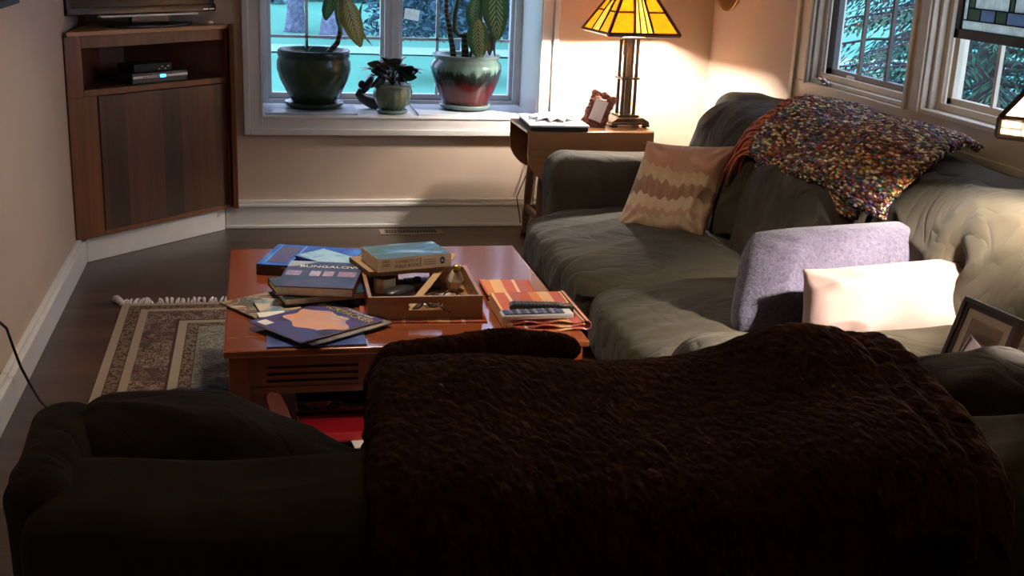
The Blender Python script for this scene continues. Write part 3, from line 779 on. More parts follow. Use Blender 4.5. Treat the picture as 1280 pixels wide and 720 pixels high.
def bulb(parent, loc, watts, col):
    MB().ball((0, 0, 0), (.026, .026, .032), 16, 10).lathe([(.012, .03), (.013, .06)], 12).build('bulb', emit('bulb_glass', col, 12), parent, True).location = loc
    l = bpy.data.lights.new('bulb_light', 'POINT'); l.energy = watts; l.color = col; l.shadow_soft_size = .035
    o = bpy.data.objects.new('bulb_light', l); COL.objects.link(o); o.parent = parent; o.location = (loc[0], loc[1], loc[2]-.0)
    return o

def lamp_far():
    t = thing('table_lamp', 'craftsman table lamp with amber glass pyramid shade on the drop-leaf table', 'lamp', (2.01, 6.30, ZT), R_(4))
    b = MB(); b.box(-.11, .11, -.10, .10, .014, .028); b.prism([(-.11, .028), (.11, .028), (.075, .05), (-.075, .05)], -.095, .095, 'y')
    for sx in (-1, 1):
        for sy in (-1, 1): b.box(sx*.095-.018, sx*.095+.018, sy*.082-.018, sy*.082+.018, 0, .014)
    b.build('base', M_bronze, t, bev=.004)
    for sx, sy in ((-1, -1), (1, -1), (-1, 1), (1, 1)): MB().box(sx*.036-.008, sx*.036+.008, sy*.036-.008, sy*.036+.008, .05, .49).build('post', M_bronze, t, bev=.002)
    MB().box(-.013, .013, -.013, .013, .05, .50).build('centre_post', plain('lamp_tan', (.20, .13, .08), .4, .5, metal=.5), t, bev=.002)
    for z, s in ((.05, .06), (.255, .055), (.475, .065)): MB().box(-s, s, -s, s, z, z+.012).build('collar', M_bronze, t, bev=.002)
    MB().tube([(-.045, -.03, .50), (-.047, -.03, .42), (-.045, -.03, .40)], .0025, 6).ball((-.045, -.03, .393), .007, 8, 6).build('pull_chain', M_brass, t, True)
    # shade
    z0, z1, r0, r1 = .51, .745, .205, .07
    G1 = lampglass('amber_glass', (.85, .42, .05), .5); G2 = lampglass('honey_glass', (1.0, .76, .26), .8)
    def P(s, u, w):  # side s, u across -1..1, w 0..1 up
        r = r0+(r1-r0)*w; z = z0+(z1-z0)*w; a = s*math.pi/2
        x, y = u*r, -r; return Vector((x*math.cos(a)-y*math.sin(a), x*math.sin(a)+y*math.cos(a), z))
    lead = MB()
    def bar(s, a, b, wd):
        lead.tube([P(s, *a), P(s, *b)], wd, 4)
    for s in range(4):
        bar(s, (-1, 0), (1, 0), .011); bar(s, (-1, 1), (1, 1), .008); bar(s, (-1, 0), (-1, 1), .011)
        for u in (-.27, .27): bar(s, (u, 0), (u, 1), .009)
        for u in (-.10, .10): bar(s, (u, 0), (u, 1), .006)
        bar(s, (-1, .48), (-.27, .48), .006); bar(s, (.27, .48), (1, .48), .006)
    lead.build('shade_frame', M_bronze, t)
    for s in range(4):
        for k, (a, b2) in enumerate(((-1, -.27), (-.27, .27), (.27, 1))):
            m = MB(); q = [P(s, a, 0), P(s, b2, 0), P(s, b2, 1), P(s, a, 1)]; m.add([tuple(v) for v in q], [(0, 1, 2, 3)])
            o = m.build('glass_panel', G2 if k == 1 else G1, t); so = o.modifiers.new('s', 'SOLIDIFY'); so.thickness = .003
    MB().lathe([(0, z1+.0), (.075, z1+.0), (.06, z1+.02), (.012, z1+.03), (.012, z1+.05), (0, z1+.05)], 24).build('finial', M_bronze, t, True)
    bulb(t, (0, 0, .61), LAMP_W, (1.0, .91, .82))
    return t
lamp_far()

# ------------------------------------------------------------------ sofa along the right wall
def sofa_right():
    t = thing('sofa', 'olive grey suede sofa along the wall under the side windows', 'sofa', (1.9, 4.2, 0))
    def P(nm, x0, x1, y0, y1, z0, z1, **k):
        m = k.pop('mat', M_sofad); rot = k.pop('rot', (0, 0, 0))
        return cushion(nm, (x1-x0, y1-y0, z1-z0), m, t, ((x0+x1)/2-1.9, (y0+y1)/2-4.2, (z0+z1)/2), rot, **k)
    MB().box(-.55, .6, -1.42, 1.45, .03, .24).build('base', M_sofad, t, bev=.03, seg=4)
    P('back_frame', 2.28, 2.60, 2.8, 5.74, .08, .94, rb=.10, wr=.008, N=50, seed=2)
    P('arm', 1.40, 2.45, 5.40, 5.74, .06, .635, rb=.11, n=6, wr=.009, N=30, mat=M_sofa, seed=4)
    P('arm', 1.12, 2.42, 2.70, 3.04, .06, .60, rb=.12, n=5, wr=.008, N=34, mat=M_sofa, seed=9)
    P('seat_cushion', 1.20, 2.20, 4.12, 5.44, .15, .415, n=4.5, crown=.02, wr=.013, mat=M_sofa, seed=1, N=90)
    P('seat_cushion', 1.17, 2.2, 3.02, 4.16, .15, .43, n=4.5, crown=.015, wr=.012, mat=M_sofa, seed=7, N=90)
    def lean(k):
        def f(c, q): c.x += k*c.z; return c
        return f
    P('back_cushion', 2.00, 2.36, 4.62, 5.44, .36, .95, n=3.6, wr=.014, mat=M_sofa, seed=11, N=60, fn=lean(.30))
    P('back_cushion', 1.98, 2.36, 3.78, 4.66, .36, .86, n=3.6, wr=.014, mat=M_sofa, seed=15, N=60, fn=lean(.28))
    def tuft(c, q):
        c.x += .26*c.z
        d = math.hypot(c.y+.16, c.z-.06)
        g = math.exp(-(d/.05)**2)
        line = math.exp(-((c.y+.16-.02*math.sin(c.z*9))/.022)**2)*(1 if c.z < .10 else max(0, 1-(c.z-.1)/.1))
        if q.x < 0: c.x += .06*g+.028*line
        return c
    P('back_cushion', 2.10, 2.46, 2.88, 3.82, .38, .93, n=3.4, wr=.016, mat=M_sofa, seed=21, N=56, fn=tuft)
sofa_right()

# ------------------------------------------------------------------ pillows
def m_ikat():
    k = NB('ikat_print', .85, .2)
    t = k.n('ShaderNodeTexCoord'); sp = k.n('ShaderNodeSeparateXYZ'); k.l(t.outputs['Object'], sp.inputs[0])
    x, z = sp.outputs[0], sp.outputs[2]
    zig = k.math('MULTIPLY', k.math('ABSOLUTE', k.math('SUBTRACT', k.math('FRACT', k.math('MULTIPLY', x, 26)), .5)), .035)
    big = k.math('MULTIPLY', k.noise(k.coord((1, 1, .5)), 7, 2), .16)
    v = k.math('ADD', k.math('ADD', z, zig), k.math('SUBTRACT', big, .08))
    v = k.math('ADD', k.math('MULTIPLY', v, 2.1), .5)
    c = k.ramp(v, [(.0, (.46, .28, .20)), (.13, (.54, .38, .25)), (.24, (.46, .27, .19)), (.30, (.55, .40, .26)), (.42, (.25, .13, .08)), (.53, (.27, .145, .09)), (.57, (.50, .36, .20)), (.64, (.46, .32, .18)), (.70, (.40, .18, .10)), (.85, (.36, .17, .10)), (.97, (.30, .16, .10))], 'CONSTANT')
    n = k.noise(k.coord((4, 1, .6)), 9, 3)
    c = k.mix(k.ramp(n, [(.45, (0, 0, 0)), (.62, (1, 1, 1))]), c, k.mix(.5, c, (.42, .26, .17)))
    k.color(c); k.bump(k.noise(k.coord(), 300, 2), .3, .002); k.b.inputs['Sheen Weight'].default_value = .2; return k.m
def m_fleece(name, c1, c2, bs=60, strength=.9, dist=.012):
    k = NB(name, .95, .1); v = k.coord()
    n = k.noise(v, bs, 4, .65, .8)
    k.color(k.ramp(n, [(.3, c1), (.7, c2)])); k.b.inputs['Sheen Weight'].default_value = .25
    k.bump(n, strength, dist); return k.m
def pillows():
    p = pillow('patterned_pillow', .41, .43, .16, m_ikat(), None, .07, .024, 3, N=64, fn=lambda v: Vector((v.x+.22*v.z, v.y, v.z)))
    p.location = (1.82, 4.90, .595); p.rotation_euler = Euler((R_(-24), R_(-3), R_(-36)))
    tag(p, 'square pillow with rust, tan and brown zigzag print against the far sofa arm', 'pillow')
    def skew(v): v.x += .30*v.z; return v
    p = pillow('lavender_pillow', .74, .36, .24, m_fleece('lavender_fleece', (.06, .05, .07), (.13, .112, .155), 75, .8, .008), None, .04, .02, 12, N=70, power=.42, fn=skew, rc=.10)
    p.location = (1.90, 3.50, .595); p.rotation_euler = Euler((R_(-20), R_(-2), R_(3)))
    tag(p, 'fluffy lavender grey pillow leaning on the right sofa, behind the pink one', 'pillow')
    p = pillow('pink_pillow', .68, .33, .20, fabric('pink_canvas', (.24, .155, .13), (.31, .21, .18), 3, .9, .1, .3, 300), None, .12, .034, 31, N=64, power=.5, rc=.02, fn=lambda v: Vector((v.x+.28*v.z, v.y, v.z-.03*max(0, -v.x)*8*max(0, v.z))))
    p.location = (1.955, 3.20, .57); p.rotation_euler = Euler((R_(-30), R_(-2), R_(2)))
    tag(p, 'pale pink pillow lit by the corner lamp against the near sofa arm', 'pillow')
pillows()

# ------------------------------------------------------------------ knitted throw
def m_knit():
    k = NB('multicolour_yarn', .85, .2)
    v = k.coord((52, 20, 52), rot=(0, 0, R_(30)))
    vo = k.n('ShaderNodeTexVoronoi', feature='F1'); vo.inputs['Scale'].default_value = 1.9; k.l(v, vo.inputs['Vector'])
    sp = k.n('ShaderNodeSeparateColor'); k.l(vo.outputs['Color'], sp.inputs[0])
    c = k.ramp(sp.outputs[0], [(0, (.12, .04, .025)), (.14, (.32, .09, .04)), (.27, (.12, .12, .04)), (.38, (.24, .14, .28)), (.46, (.50, .33, .10)), (.58, (.06, .20, .18)), (.64, (.40, .11, .08)), (.74, (.80, .66, .36)), (.82, (.20, .17, .26)), (.88, (.85, .70, .48))], 'CONSTANT')
    big = k.ramp(k.noise(k.coord(), 5, 2), [(.4, (1, .72, .55)), (.5, (1, 1, .8)), (.62, (.75, .7, 1.0))])
    c = k.mix(1.0, c, k.ramp(vo.outputs['Distance'], [(.35, (1, 1, 1)), (.75, (.4, .33, .3))]), 'MULTIPLY')
    k.color(k.mix(.8, c, big, 'MULTIPLY'))
    k.bump(k.math('SUBTRACT', 1.0, vo.outputs['Distance']), 1.0, .012); return k.m
def throw():
    M = m_knit()
    t = thing('knitted_throw', 'multicoloured chunky knit throw with fringe folded over the sofa back', 'throw blanket', (2.3, 4.15, .9))
    def surf(u, v, off=0, yl=4.70, yr=3.52):
        # v: 0 back (wall) .. 1 front hang
        y = yl+(yr+.20-.22*v-yl)*u
        pts = [(2.53, .955), (2.45, .985), (2.33, .98), (2.24, .955), (2.15, .89), (2.085, .81), (2.075, .75)]
        s = v*(len(pts)-1); i = min(int(s), len(pts)-2); f = s-i
        x = pts[i][0]*(1-f)+pts[i+1][0]*f; z = pts[i][1]*(1-f)+pts[i+1][1]*f
        y += .10*(v-.5)*(-1 if u < .5 else -1)*0 + .035*math.sin(v*5+u*2)
        if u > .5: y += (v-.3)*.02
        z += .012*math.sin(u*9+v*3)+.018*nz(u*4, v*4, 2.2)+off
        x += .014*nz(u*5, v*3, 8.1)
        st = .005*math.sin(u*170+math.sin(v*90)*1.2)*math.sin(v*105)
        return Vector((x-2.3, y-4.15, z-.9+st+.02))
    gridmesh('throw_body', 240, 110, lambda u, v: surf(u, v*.93), M, t, .028)
    gridmesh('under_layer', 90, 60, lambda u, v: surf(u, v*1.0, -.026, 4.66, 3.72)+Vector((.012, 0, 0)), M, t, .02)
    # fringe along the far edge, hanging over the next cushion
    rnd = random.Random(2); fr = MB()
    for k in range(90):
        v = k/89; b = surf(0.01, v*.98)
        L = rnd.uniform(.10, .17); dx = rnd.uniform(-.06, .02)-.05*v
        pts = []
        for i in range(6):
            s = i/5; p = b+Vector((dx*s, L*s*(1-.25*s), .01+.025*math.sin(s*2.6)-(.10*s*s)*(.5+v)+rnd.uniform(-.006, .006)))
            pts.append(p)
        fr.tube(pts, [.006]*5+[.003], 5)
    fr.build('fringe', art('fringe_yarn', [(.3, (.26, .065, .035)), (.5, (.5, .13, .07)), (.7, (.40, .17, .10))], 30), t, True)
    MB().box(-.02, .02, -.005, .005, -.012, .012).build('label_tag', M_white, t).location = (2.10-2.3, 4.63-4.15, .80-.9)
throw()

# ------------------------------------------------------------------ corner end table, frames, lamp, book
ZE = .58
def end_table():
    t = thing('end_table', 'orange-brown wooden end table between the two sofas', 'end table', (2.12, 2.36, 0))
    MB().box(-.42, .42, -.28, .33, ZE-.025, ZE).build('tabletop', M_end, t, bev=.006)
    MB().box(-.36, .36, -.22, .27, ZE-.11, ZE-.025).build('apron', M_end, t)
    for sx in (-1, 1):
        for y in (-.22, .24): MB().box(sx*.35-.025, sx*.35+.025, y-.025, y+.025, 0, ZE-.025).build('leg', M_end, t, bev=.004)
    # large dark frame
    t = thing('photo_frame', 'large dark deep-edged photo frame standing on the end table', 'photo frame', (1.805, 2.715, ZE), rot=(0, 0, R_(-84)))
    Mf = plain('pewter_dark', (.06, .052, .05), .35, .6, metal=.4, var=.1)
    W, H = .22, .20; tilt = Matrix.Rotation(R_(-17), 4, 'X')
    def FR(mb, a, b, c, d, wd, y0, y1):
        mb.box(a, b, y0, y1, c, c+wd).box(a, b, y0, y1, d-wd, d).box(a, a+wd, y0, y1, c+wd, d-wd).box(b-wd, b, y0, y1, c+wd, d-wd)
    m = MB(); m.M = tilt; FR(m, 0, W, 0, H, .014, -.0, .028); FR(m, .014, W-.014, .014, H-.014, .012, .006, .02); m.build('frame', Mf, t, bev=.002)
    m = MB(); m.M = tilt; FR(m, .026, W-.026, .026, H-.026, .022, .010, .014); m.build('mat_board', plain('grey_mat', (.42, .35, .29), .7), t)
    m = MB(); m.M = tilt; m.box(.048, W-.048, .011, .0135, .048, H-.048); m.build('photo', art('sepia_photo', [(.3, (.10, .07, .055)), (.5, (.24, .18, .15)), (.7, (.34, .27, .24))], 5, seed=3, stretch=(1, 1, 4)), t)
    m = MB(); m.box(.08, .14, .085, .089, .0, .004); m.add([(.08, .085, 0), (.14, .085, 0), (.13, .055, .12), (.09, .055, .12), (.08, .089, 0), (.14, .089, 0), (.13, .059, .12), (.09, .059, .12)], [(0, 1, 2, 3), (4, 7, 6, 5), (0, 4, 5, 1), (1, 5, 6, 2), (2, 6, 7, 3), (3, 7, 4, 0)]); m.build('easel_leg', M_mblack, t)
    # small frame in front
    t = thing('photo_frame', 'small thin-edged photo frame in front of the large dark frame', 'photo frame', (1.805, 2.655, ZE), rot=(0, 0, R_(-108)))
    W, H = .12, .115; tilt = Matrix.Rotation(R_(-22), 4, 'X')
    m = MB(); m.M = tilt; FR(m, 0, W, 0, H, .006, 0, .012); m.build('frame', plain('pewter_light', (.30, .26, .24), .3, .6, metal=.5), t, bev=.001)
    m = MB(); m.M = tilt; m.box(.006, W-.006, .004, .008, .006, H-.006); m.build('photo', plain('grey_photo', (.27, .23, .19), .3), t)
    m = MB(); m.add([(.04, .075, 0), (.08, .075, 0), (.075, .04, .08), (.045, .04, .08), (.04, .078, 0), (.08, .078, 0), (.075, .043, .08), (.045, .043, .08)], [(0, 1, 2, 3), (4, 7, 6, 5), (0, 4, 5, 1), (1, 5, 6, 2), (2, 6, 7, 3), (3, 7, 4, 0)]); m.build('easel_leg', M_mblack, t)
    # boxed item with a dark banded side and lettering
    t = thing('boxed_book', 'pale topped upright box with a dark band of lettering behind the large photo frame', 'box', (1.885, 2.40, ZE), rot=(0, 0, R_(-6)))
    MB().box(0, .16, 0, .07, 0, .19).build('box_body', plain('rose_card', (.45, .25, .19), .6), t, bev=.002)
    MB().box(-.002, .162, -.002, .072, .10, .17).build('band', plain('band_dark', (.05, .035, .03), .4), t)
    MB().box(-.005, .165, -.005, .075, .19, .198).build('lid', M_paper, t, bev=.001)
    text('lettering', 'Go', .04, (.045, -.0025, .13), (R_(90), 0, 0), M_paper, t)
end_table()

def lamp_near():
    t = thing('table_lamp', 'lamp with white glass banded shade at the right edge of the room', 'lamp', (2.085, 2.60, ZE), R_(-45))
    MB().box(-.08, .08, -.08, .08, 0, .03).build('base', M_bronze, t, bev=.005)
    for sx in (-1, 1):
        for sy in (-1, 1): MB().box(sx*.035-.008, sx*.035+.008, sy*.035-.008, sy*.035+.008, .03, .70).build('post', M_bronze, t, bev=.002)
    MB().box(-.06, .06, -.06, .06, .69, .70).build('collar', M_bronze, t)
    z0, zb, z1, r0, r1 = .645, .69, .89, .20, .07
    G = lampglass('white_art_glass', (1.0, .95, .86), .95)
    def P(s, x, r, z):
        a = s*math.pi/2; y = -r; return Vector((x*math.cos(a)-y*math.sin(a), x*math.sin(a)+y*math.cos(a), z))
    lead = MB()
    for s in range(4):
        for (x0, ra, za, x1, rb, zb_, w) in ((-r0, r0, z0, r0, r0, z0, .008), (-r0, r0, zb, r0, r0, zb, .007), (-r0, r0, z0, -r0, r0, zb, .008), (-r0, r0, zb, -r1, r1, z1, .009), (-r1, r1, z1, r1, r1, z1, .007),
            (-r0+.055, r0, z0, -r0+.055, r0, zb, .003), (r0-.055, r0, z0, r0-.055, r0, zb, .003), (-r0, r0, z0+.022, -r0+.055, r0, z0+.022, .003), (r0-.055, r0, z0+.022, r0, r0, z0+.022, .003), (-r0+.028, r0, z0, -r0+.028, r0, zb, .002)):
            lead.tube([P(s, x0, ra, za), P(s, x1, rb, zb_)], w, 4)
    lead.build('shade_frame', M_bronze, t)
    for s in range(4):
        m = MB(); m.add([tuple(P(s, -r0, r0, z0)), tuple(P(s, r0, r0, z0)), tuple(P(s, r0, r0, zb)), tuple(P(s, -r0, r0, zb))], [(0, 1, 2, 3)]); o = m.build('skirt_glass', G, t); o.modifiers.new('s', 'SOLIDIFY').thickness = .003
        m = MB(); m.add([tuple(P(s, -r0, r0, zb)), tuple(P(s, r0, r0, zb)), tuple(P(s, r1, r1, z1)), tuple(P(s, -r1, r1, z1))], [(0, 1, 2, 3)]); o = m.build('glass_panel', G, t); o.modifiers.new('s', 'SOLIDIFY').thickness = .003
    MB().lathe([(0, z1), (.095, z1), (.07, z1+.02), (.012, z1+.03), (0, z1+.05)], 24).build('finial', M_bronze, t, True)
    bulb(t, (0, 0, .785), LAMP2_W, (1.0, .91, .82))
lamp_near()

# ------------------------------------------------------------------ stained glass panel in the right window
def stained():
    t = thing('stained_glass_panel', 'stained glass panel with dark frame hanging in the right side window', 'stained glass', (XR-.012, 3.80, 1.30))
    H = .62; a, b = -.36, .345
    f = MB(); w = .035
    f.box(-.012, .012, a, b, .05, .05+w).box(-.012, .012, a, b, H, H+w).box(-.012, .012, a, a+w, .05, H+w).box(-.012, .012, b-w*.9, b, .05, H+w); f.build('frame', M_mblack, t, bev=.002)
    cr = lampglass('opal_glass', (.85, .88, .80), .6); gr = lampglass('olive_glass', (.16, .20, .09), .6); bl = lampglass('blue_grey_glass', (.34, .40, .50), .6)
    a1, b1, z0, z1 = a+w, b-w*.9, .05+w, H
    rects = []
    s = .035
    rects += [(a1, b1, z0, z0+s, cr), (b1-s*.8, b1, z0+s, z1, cr), (a1, a1+s*.8, z0+s, z1, cr), (b1-s*.8-.04, b1-s*.8, z0+s+.045, z1, gr), (a1+s*.8, a1+s*.8+.04, z0+s+.045, z1, gr)]
    lo, hi = a1+s*.8, b1-s*.8
    n = 5; W = hi-lo
    xs = [0, .14, .30, .58, .70, .86, 1]
    for i in range(6): rects.append((lo+W*xs[i], lo+W*xs[i+1], z0+s, z0+s+.045, (bl if i in (2, 4) else gr)))
    l2, h2 = lo+.04, hi-.04; W2 = h2-l2
    seq = [(0, .34, cr), (.34, .40, gr), (.40, .52, cr), (.52, .58, gr), (.58, 1, cr)]
    for p, q, m in seq: rects.append((l2+W2*p, l2+W2*q, z0+s+.045, z1, m))
    ld = MB()
    for (p, q, r, u, m) in rects:
        MB().box(-.002, .002, p, q, r, u).build('glass_piece', m, t)
        for (c, d, e, g) in ((p-.002, p+.002, r, u), (q-.002, q+.002, r, u), (p, q, r-.002, r+.002), (p, q, u-.002, u+.002)): ld.box(-.004, .004, c, d, e, g)
    ld.build('leading', M_mblack, t)
    MB().tube([(0, b-.05, H+w), (.01, b-.05, .82)], .0015, 5).tube([(0, a+.05, H+w), (.01, a+.05, .82)], .0015, 5).build('hanging_wire', M_steel, t)
stained()

# ------------------------------------------------------------------ coffee table
ZK = .45
def coffee_table():
    t = thing('coffee_table', 'large cherry wood coffee table with slotted aprons and a lower shelf', 'coffee table', (.445, 3.94, 0))
    MB().box(-.56, .56, -.59, .59, ZK-.024, ZK).build('tabletop', M_cherry, t, bev=.007, seg=3)
    for sx in (-1, 1):
        for sy in (-1, 1): MB().box(sx*.515-.03, sx*.515+.03, sy*.535-.03, sy*.535+.03, 0, ZK-.024).build('leg', M_cherryd, t, bev=.004)
    # slotted aprons
    def apron(L):
        m = MB(); z0, z1 = .295, ZK-.024; th = .009
        rows = [.335, .357, .379]; hh = .0045
        segs = []
        # slots: long left, three squares centre, long right
        L2 = L/2; sl = [(-L2+.05, -.16), (-.125, -.095), (-.015-.015, .015+.015), (.095, .125), (.16, L2-.05)]
        zs = [z0]
        for r in rows: zs += [r-hh*(1), r+hh*(1)]
        zs += [z1]
        for i in range(len(zs)-1):
            if i % 2 == 0: m.box(-L2, L2, -th, th, zs[i], zs[i+1])
            else:
                x = -L2
                for a, b in sl: m.box(x, a, -th, th, zs[i], zs[i+1]); x = b
                m.box(x, L2, -th, th, zs[i], zs[i+1])
        m.box(-L2, L2, -th-.004, -th, z0, z0+.022)
        return m
    MB().box(-.47, .47, -.50, -.495, .31, ZK-.03).box(-.47, .47, .495, .50, .31, ZK-.03).box(-.47, .47, -.495, .495, .305, .31).build('slot_shade_backing', plain('slot_shade_dark', (.03, .01, .006), .6), t)  # dark backing added to make the apron slots look shaded, not a drawer
    for y, rz in ((-.535, 0), (.535, math.pi)):
        o = apron(.97).build('apron', M_cherryd, t); o.location = (0, y, 0); o.rotation_euler.z = rz
    for x, rz in ((-.515, -math.pi/2), (.515, math.pi/2)):
        o = apron(1.01).build('apron', M_cherryd, t); o.location = (x, 0, 0); o.rotation_euler.z = rz
    MB().box(-.50, .50, -.52, .52, .11, .13).build('shelf', M_cherryd, t, bev=.003)
    # things on the shelf
    b = MB().box(0, .36, 0, .27, 0, .03).build('red_folder', plain('red_card', (.42, .012, .02), .35, .5, var=.06), None, bev=.003); b.location = (.11, 3.37, .135); b.rotation_euler.z = R_(2)
    tag(b, 'bright red folder on the lower shelf of the coffee table', 'folder')
    b = MB().box(0, .16, 0, .2, 0, .004).build('white_paper', M_paper); b.location = (.27, 3.325, .1305); b.rotation_euler.z = R_(8); 
    tag(b, 'white sheet of paper poking out from under the red folder', 'paper')
    def bag(u, v):
        a = v*math.pi; x = -.02+.46*u; r = .055+.012*nz(u*6, v*5, 1)+.006*ridged(u*14, v*10, 3)
        return (x, .12+math.cos(a)*.11+.01*nz(u*9, v*9, 4), r*1.3*math.sin(a)**.6+.004)
    o = gridmesh('plastic_bag', 90, 40, bag, plain('dark_plastic_wrap', (.012, .008, .008), .12, .7, coat=1), None, .002); o.location = (.12, 3.50, .1665)
    tag(o, 'dark glossy plastic wrapped package lying on the red folder', 'package')
    b = MB(); pts = [(-.022, 0), (.022, 0), (.026, .12), (.022, .165)]+[(.022*math.cos(a), .165+.022*math.sin(a)) for a in (R_(30), R_(60), R_(90), R_(120), R_(150))]+[(-.022, .165), (-.026, .12)]
    b.prism(pts, -.006, .006, 'y'); o = b.build('pink_paddle', plain('pink_plastic', (.62, .24, .22), .45), None, bev=.003)
    o.location = (.085, 3.345, .135); o.rotation_euler = (R_(-20), R_(-17), R_(10))
    tag(o, 'rounded pink paddle leaning up from the coffee table shelf', 'paddle')
coffee_table()

# ------------------------------------------------------------------ books and magazines
def book(name, label, cat, corner, w, d, h, rz, z, cover, spine='front', pages=None, group=None, ct=.003, soft=False):
    """corner = world xy of the local lower-left corner; spine on 'front','left','back','right'"""
    t = thing(name, label, cat, (corner[0], corner[1], z), rz, group)
    c = MB(); e = ct
    c.box(0, w, 0, d, 0, e).box(0, w, 0, d, h-e, h)
    if spine == 'front': c.box(0, w, 0, e, e, h-e)
    if spine == 'left': c.box(0, e, 0, d, e, h-e)
    if spine == 'back': c.box(0, w, d-e, d, e, h-e)
    if spine == 'right': c.box(w-e, w, 0, d, e, h-e)
    c.build('cover', cover, t)
    i = 0 if soft else .004
    MB().box(i if spine != 'left' else e, w-(i if spine != 'right' else e), i if spine != 'front' else e, d-(i if spine != 'back' else e), e, h-e).build('pages', pages or M_pages, t)
    return t
def coffee_things():
    Z = ZK+.0005
    M_blue = art('blue_cover', [(.3, (.012, .05, .26)), (.55, (.025, .12, .48)), (.75, (.08, .26, .62))], 5, .25, 1)
    t = book('hardback_book', 'thick blue hardback with lettered spine at the far left of the coffee table', 'book', (-.016, 4.165), .33, .29, .04, R_(-17), Z, M_blue)
    MB().box(.0, .33, -.0008, 0, .004, .036).build('spine_label', plain('spine_brown', (.05, .04, .025), .5), t)
    text('title', 'TERRITORY', .034, (.18, -.0012, .019), (R_(90), 0, 0), plain('gold_ink', (.42, .34, .14), .5), t)
    MB().box(.03, .10, .03, .26, .04, .0408).build('cover_panel', art('panel_purple', [(.35, (.06, .06, .16)), (.6, (.12, .08, .14))], 20, .3, 2, stretch=(1, 3, 1)), t)
    MB().box(.112, .116, .02, .28, .04, .0408).box(.02, .023, .02, .28, .04, .0406).build('cover_line', plain('pale_blue_ink', (.25, .40, .62)), t)
    t = book('dvd_case', 'pale blue slim case lying across the thick blue hardback', 'case', (.118, 4.205), .225, .145, .018, R_(-51), Z+.0415, plain('case_blue', (.01, .05, .22), .2, .6), 'right', plain('case_edge', (.012, .05, .25), .3))
    MB().box(.008, .217, .006, .139, .018, .0188).build('cover_sheet', art('ice_cover', [(.3, (.14, .32, .46)), (.5, (.34, .52, .62)), (.7, (.14, .34, .52))], 18, .15, 4), t)
    # under the blue book: thin dark catalogue
    t = book('magazine', 'dark thin catalogue poking out behind the blue case', 'magazine', (.24, 4.03), .13, .25, .012, R_(-12), Z, art('dark_cat', [(.3, (.03, .04, .05)), (.7, (.09, .11, .13))], 9), 'left', M_paper, ct=.001)
    # magazines, bottom upward
    mags = 'magazines spread on the coffee table'
    t = book('magazine', 'blue magazine at the bottom of the pile by the table front edge', 'magazine', (.012, 3.368), .297, .225, .004, R_(0), Z, art('blue_mag', [(.3, (.05, .06, .16)), (.5, (.08, .12, .32)), (.7, (.20, .22, .40))], 7, .25, 6), 'left', M_paper, group=mags, ct=.0008)
    t = book('magazine', 'old brown and olive magazine poking out at the left corner of the pile', 'magazine', (-.002, 3.606), .27, .245, .005, R_(33), Z+.0045, art('collage_mag', [(.35, (.16, .06, .035)), (.45, (.36, .30, .20)), (.52, (.07, .09, .07)), (.58, (.22, .075, .05)), (.66, (.55, .45, .28))], 11, .3, 9), 'left', M_pages, group=mags, ct=.0008)
    t = book('magazine', 'white edged magazine directly under the yellow-titled magazine', 'magazine', (.146, 3.34), .325, .24, .004, R_(37), Z+.010, art('second_mag', [(.35, (.03, .025, .03)), (.6, (.30, .25, .23)), (.8, (.45, .40, .36))], 9, .25, 12), 'back', M_paper, group=mags, ct=.0008)
    t = book('leaflet', 'small leaflet with a blue picture and white flap on the left of the magazines', 'leaflet', (.0, 3.635), .135, .165, .003, R_(10), Z+.0146, art('leaflet_art', [(.4, (.62, .52, .36)), (.5, (.09, .24, .34)), (.6, (.55, .34, .15)), (.7, (.7, .6, .48))], 9, .35, 2), 'left', M_paper, ct=.0008)
    MB().box(-.012, .075, -.022, .028, .003, .0038).build('white_flap', M_paper, t); MB().box(.05, .068, -.018, -.004, .0038, .0044).build('dark_print', M_mblack, t)
    # yellow titled magazine: local x along the title, y up the page
    t = thing('magazine', 'magazine with yellow title and orange sunset cover on top of the pile', 'magazine', (.167, 3.552, Z+.0178), R_(-54), mags)
    w, h = .262, .325
    MB().box(-w/2, w/2, -h/2, h/2, 0, .0008).box(-w/2, w/2, -h/2, h/2, .0042, .005).box(-w/2, -w/2+.001, -h/2, h/2, .0008, .0042).build('cover', art('mag_cover', [(.30, (.03, .03, .055)), (.45, (.10, .07, .22)), (.6, (.05, .08, .20)), (.75, (.16, .09, .12))], 7, .18, 3), t)
    MB().box(-w/2+.001, w/2, -h/2, h/2, .0008, .0042).build('pages', M_paper, t)
    k = MB(); pts = [(.115*math.cos(a)*(1+.15*math.sin(a*5+1)), .005+.085*math.sin(a)*(1+.12*math.sin(a*7))) for a in [i*math.pi/20 for i in range(40)]]
    k.prism(pts, .005, .0056).build('cover_photo', art('sunset_photo', [(.3, (.26, .22, .42)), (.45, (.60, .36, .34)), (.55, (.78, .36, .16)), (.7, (.55, .42, .52))], 5, .18, 8, stretch=(1.5, .8, 1)), t)
    text('title', 'BACKPACKER', .040, (.0, h/2-.045, .0056), (0, 0, 0), plain('yellow_ink', (.62, .48, .05), .3), t, sx=1.02)
    text('strapline', 'AMERICA HIKES', .017, (.04, h/2-.016, .0056), (0, 0, 0), M_paper, t)
    text('headline', 'The Best\nof Fall', .024, (.02, h/2-.10, .0062), (0, 0, 0), M_paper, t)
    MB().box(-w/2+.02, -w/2+.065, -h/2+.015, -h/2+.05, .005, .0056).build('white_panel', M_paper, t)
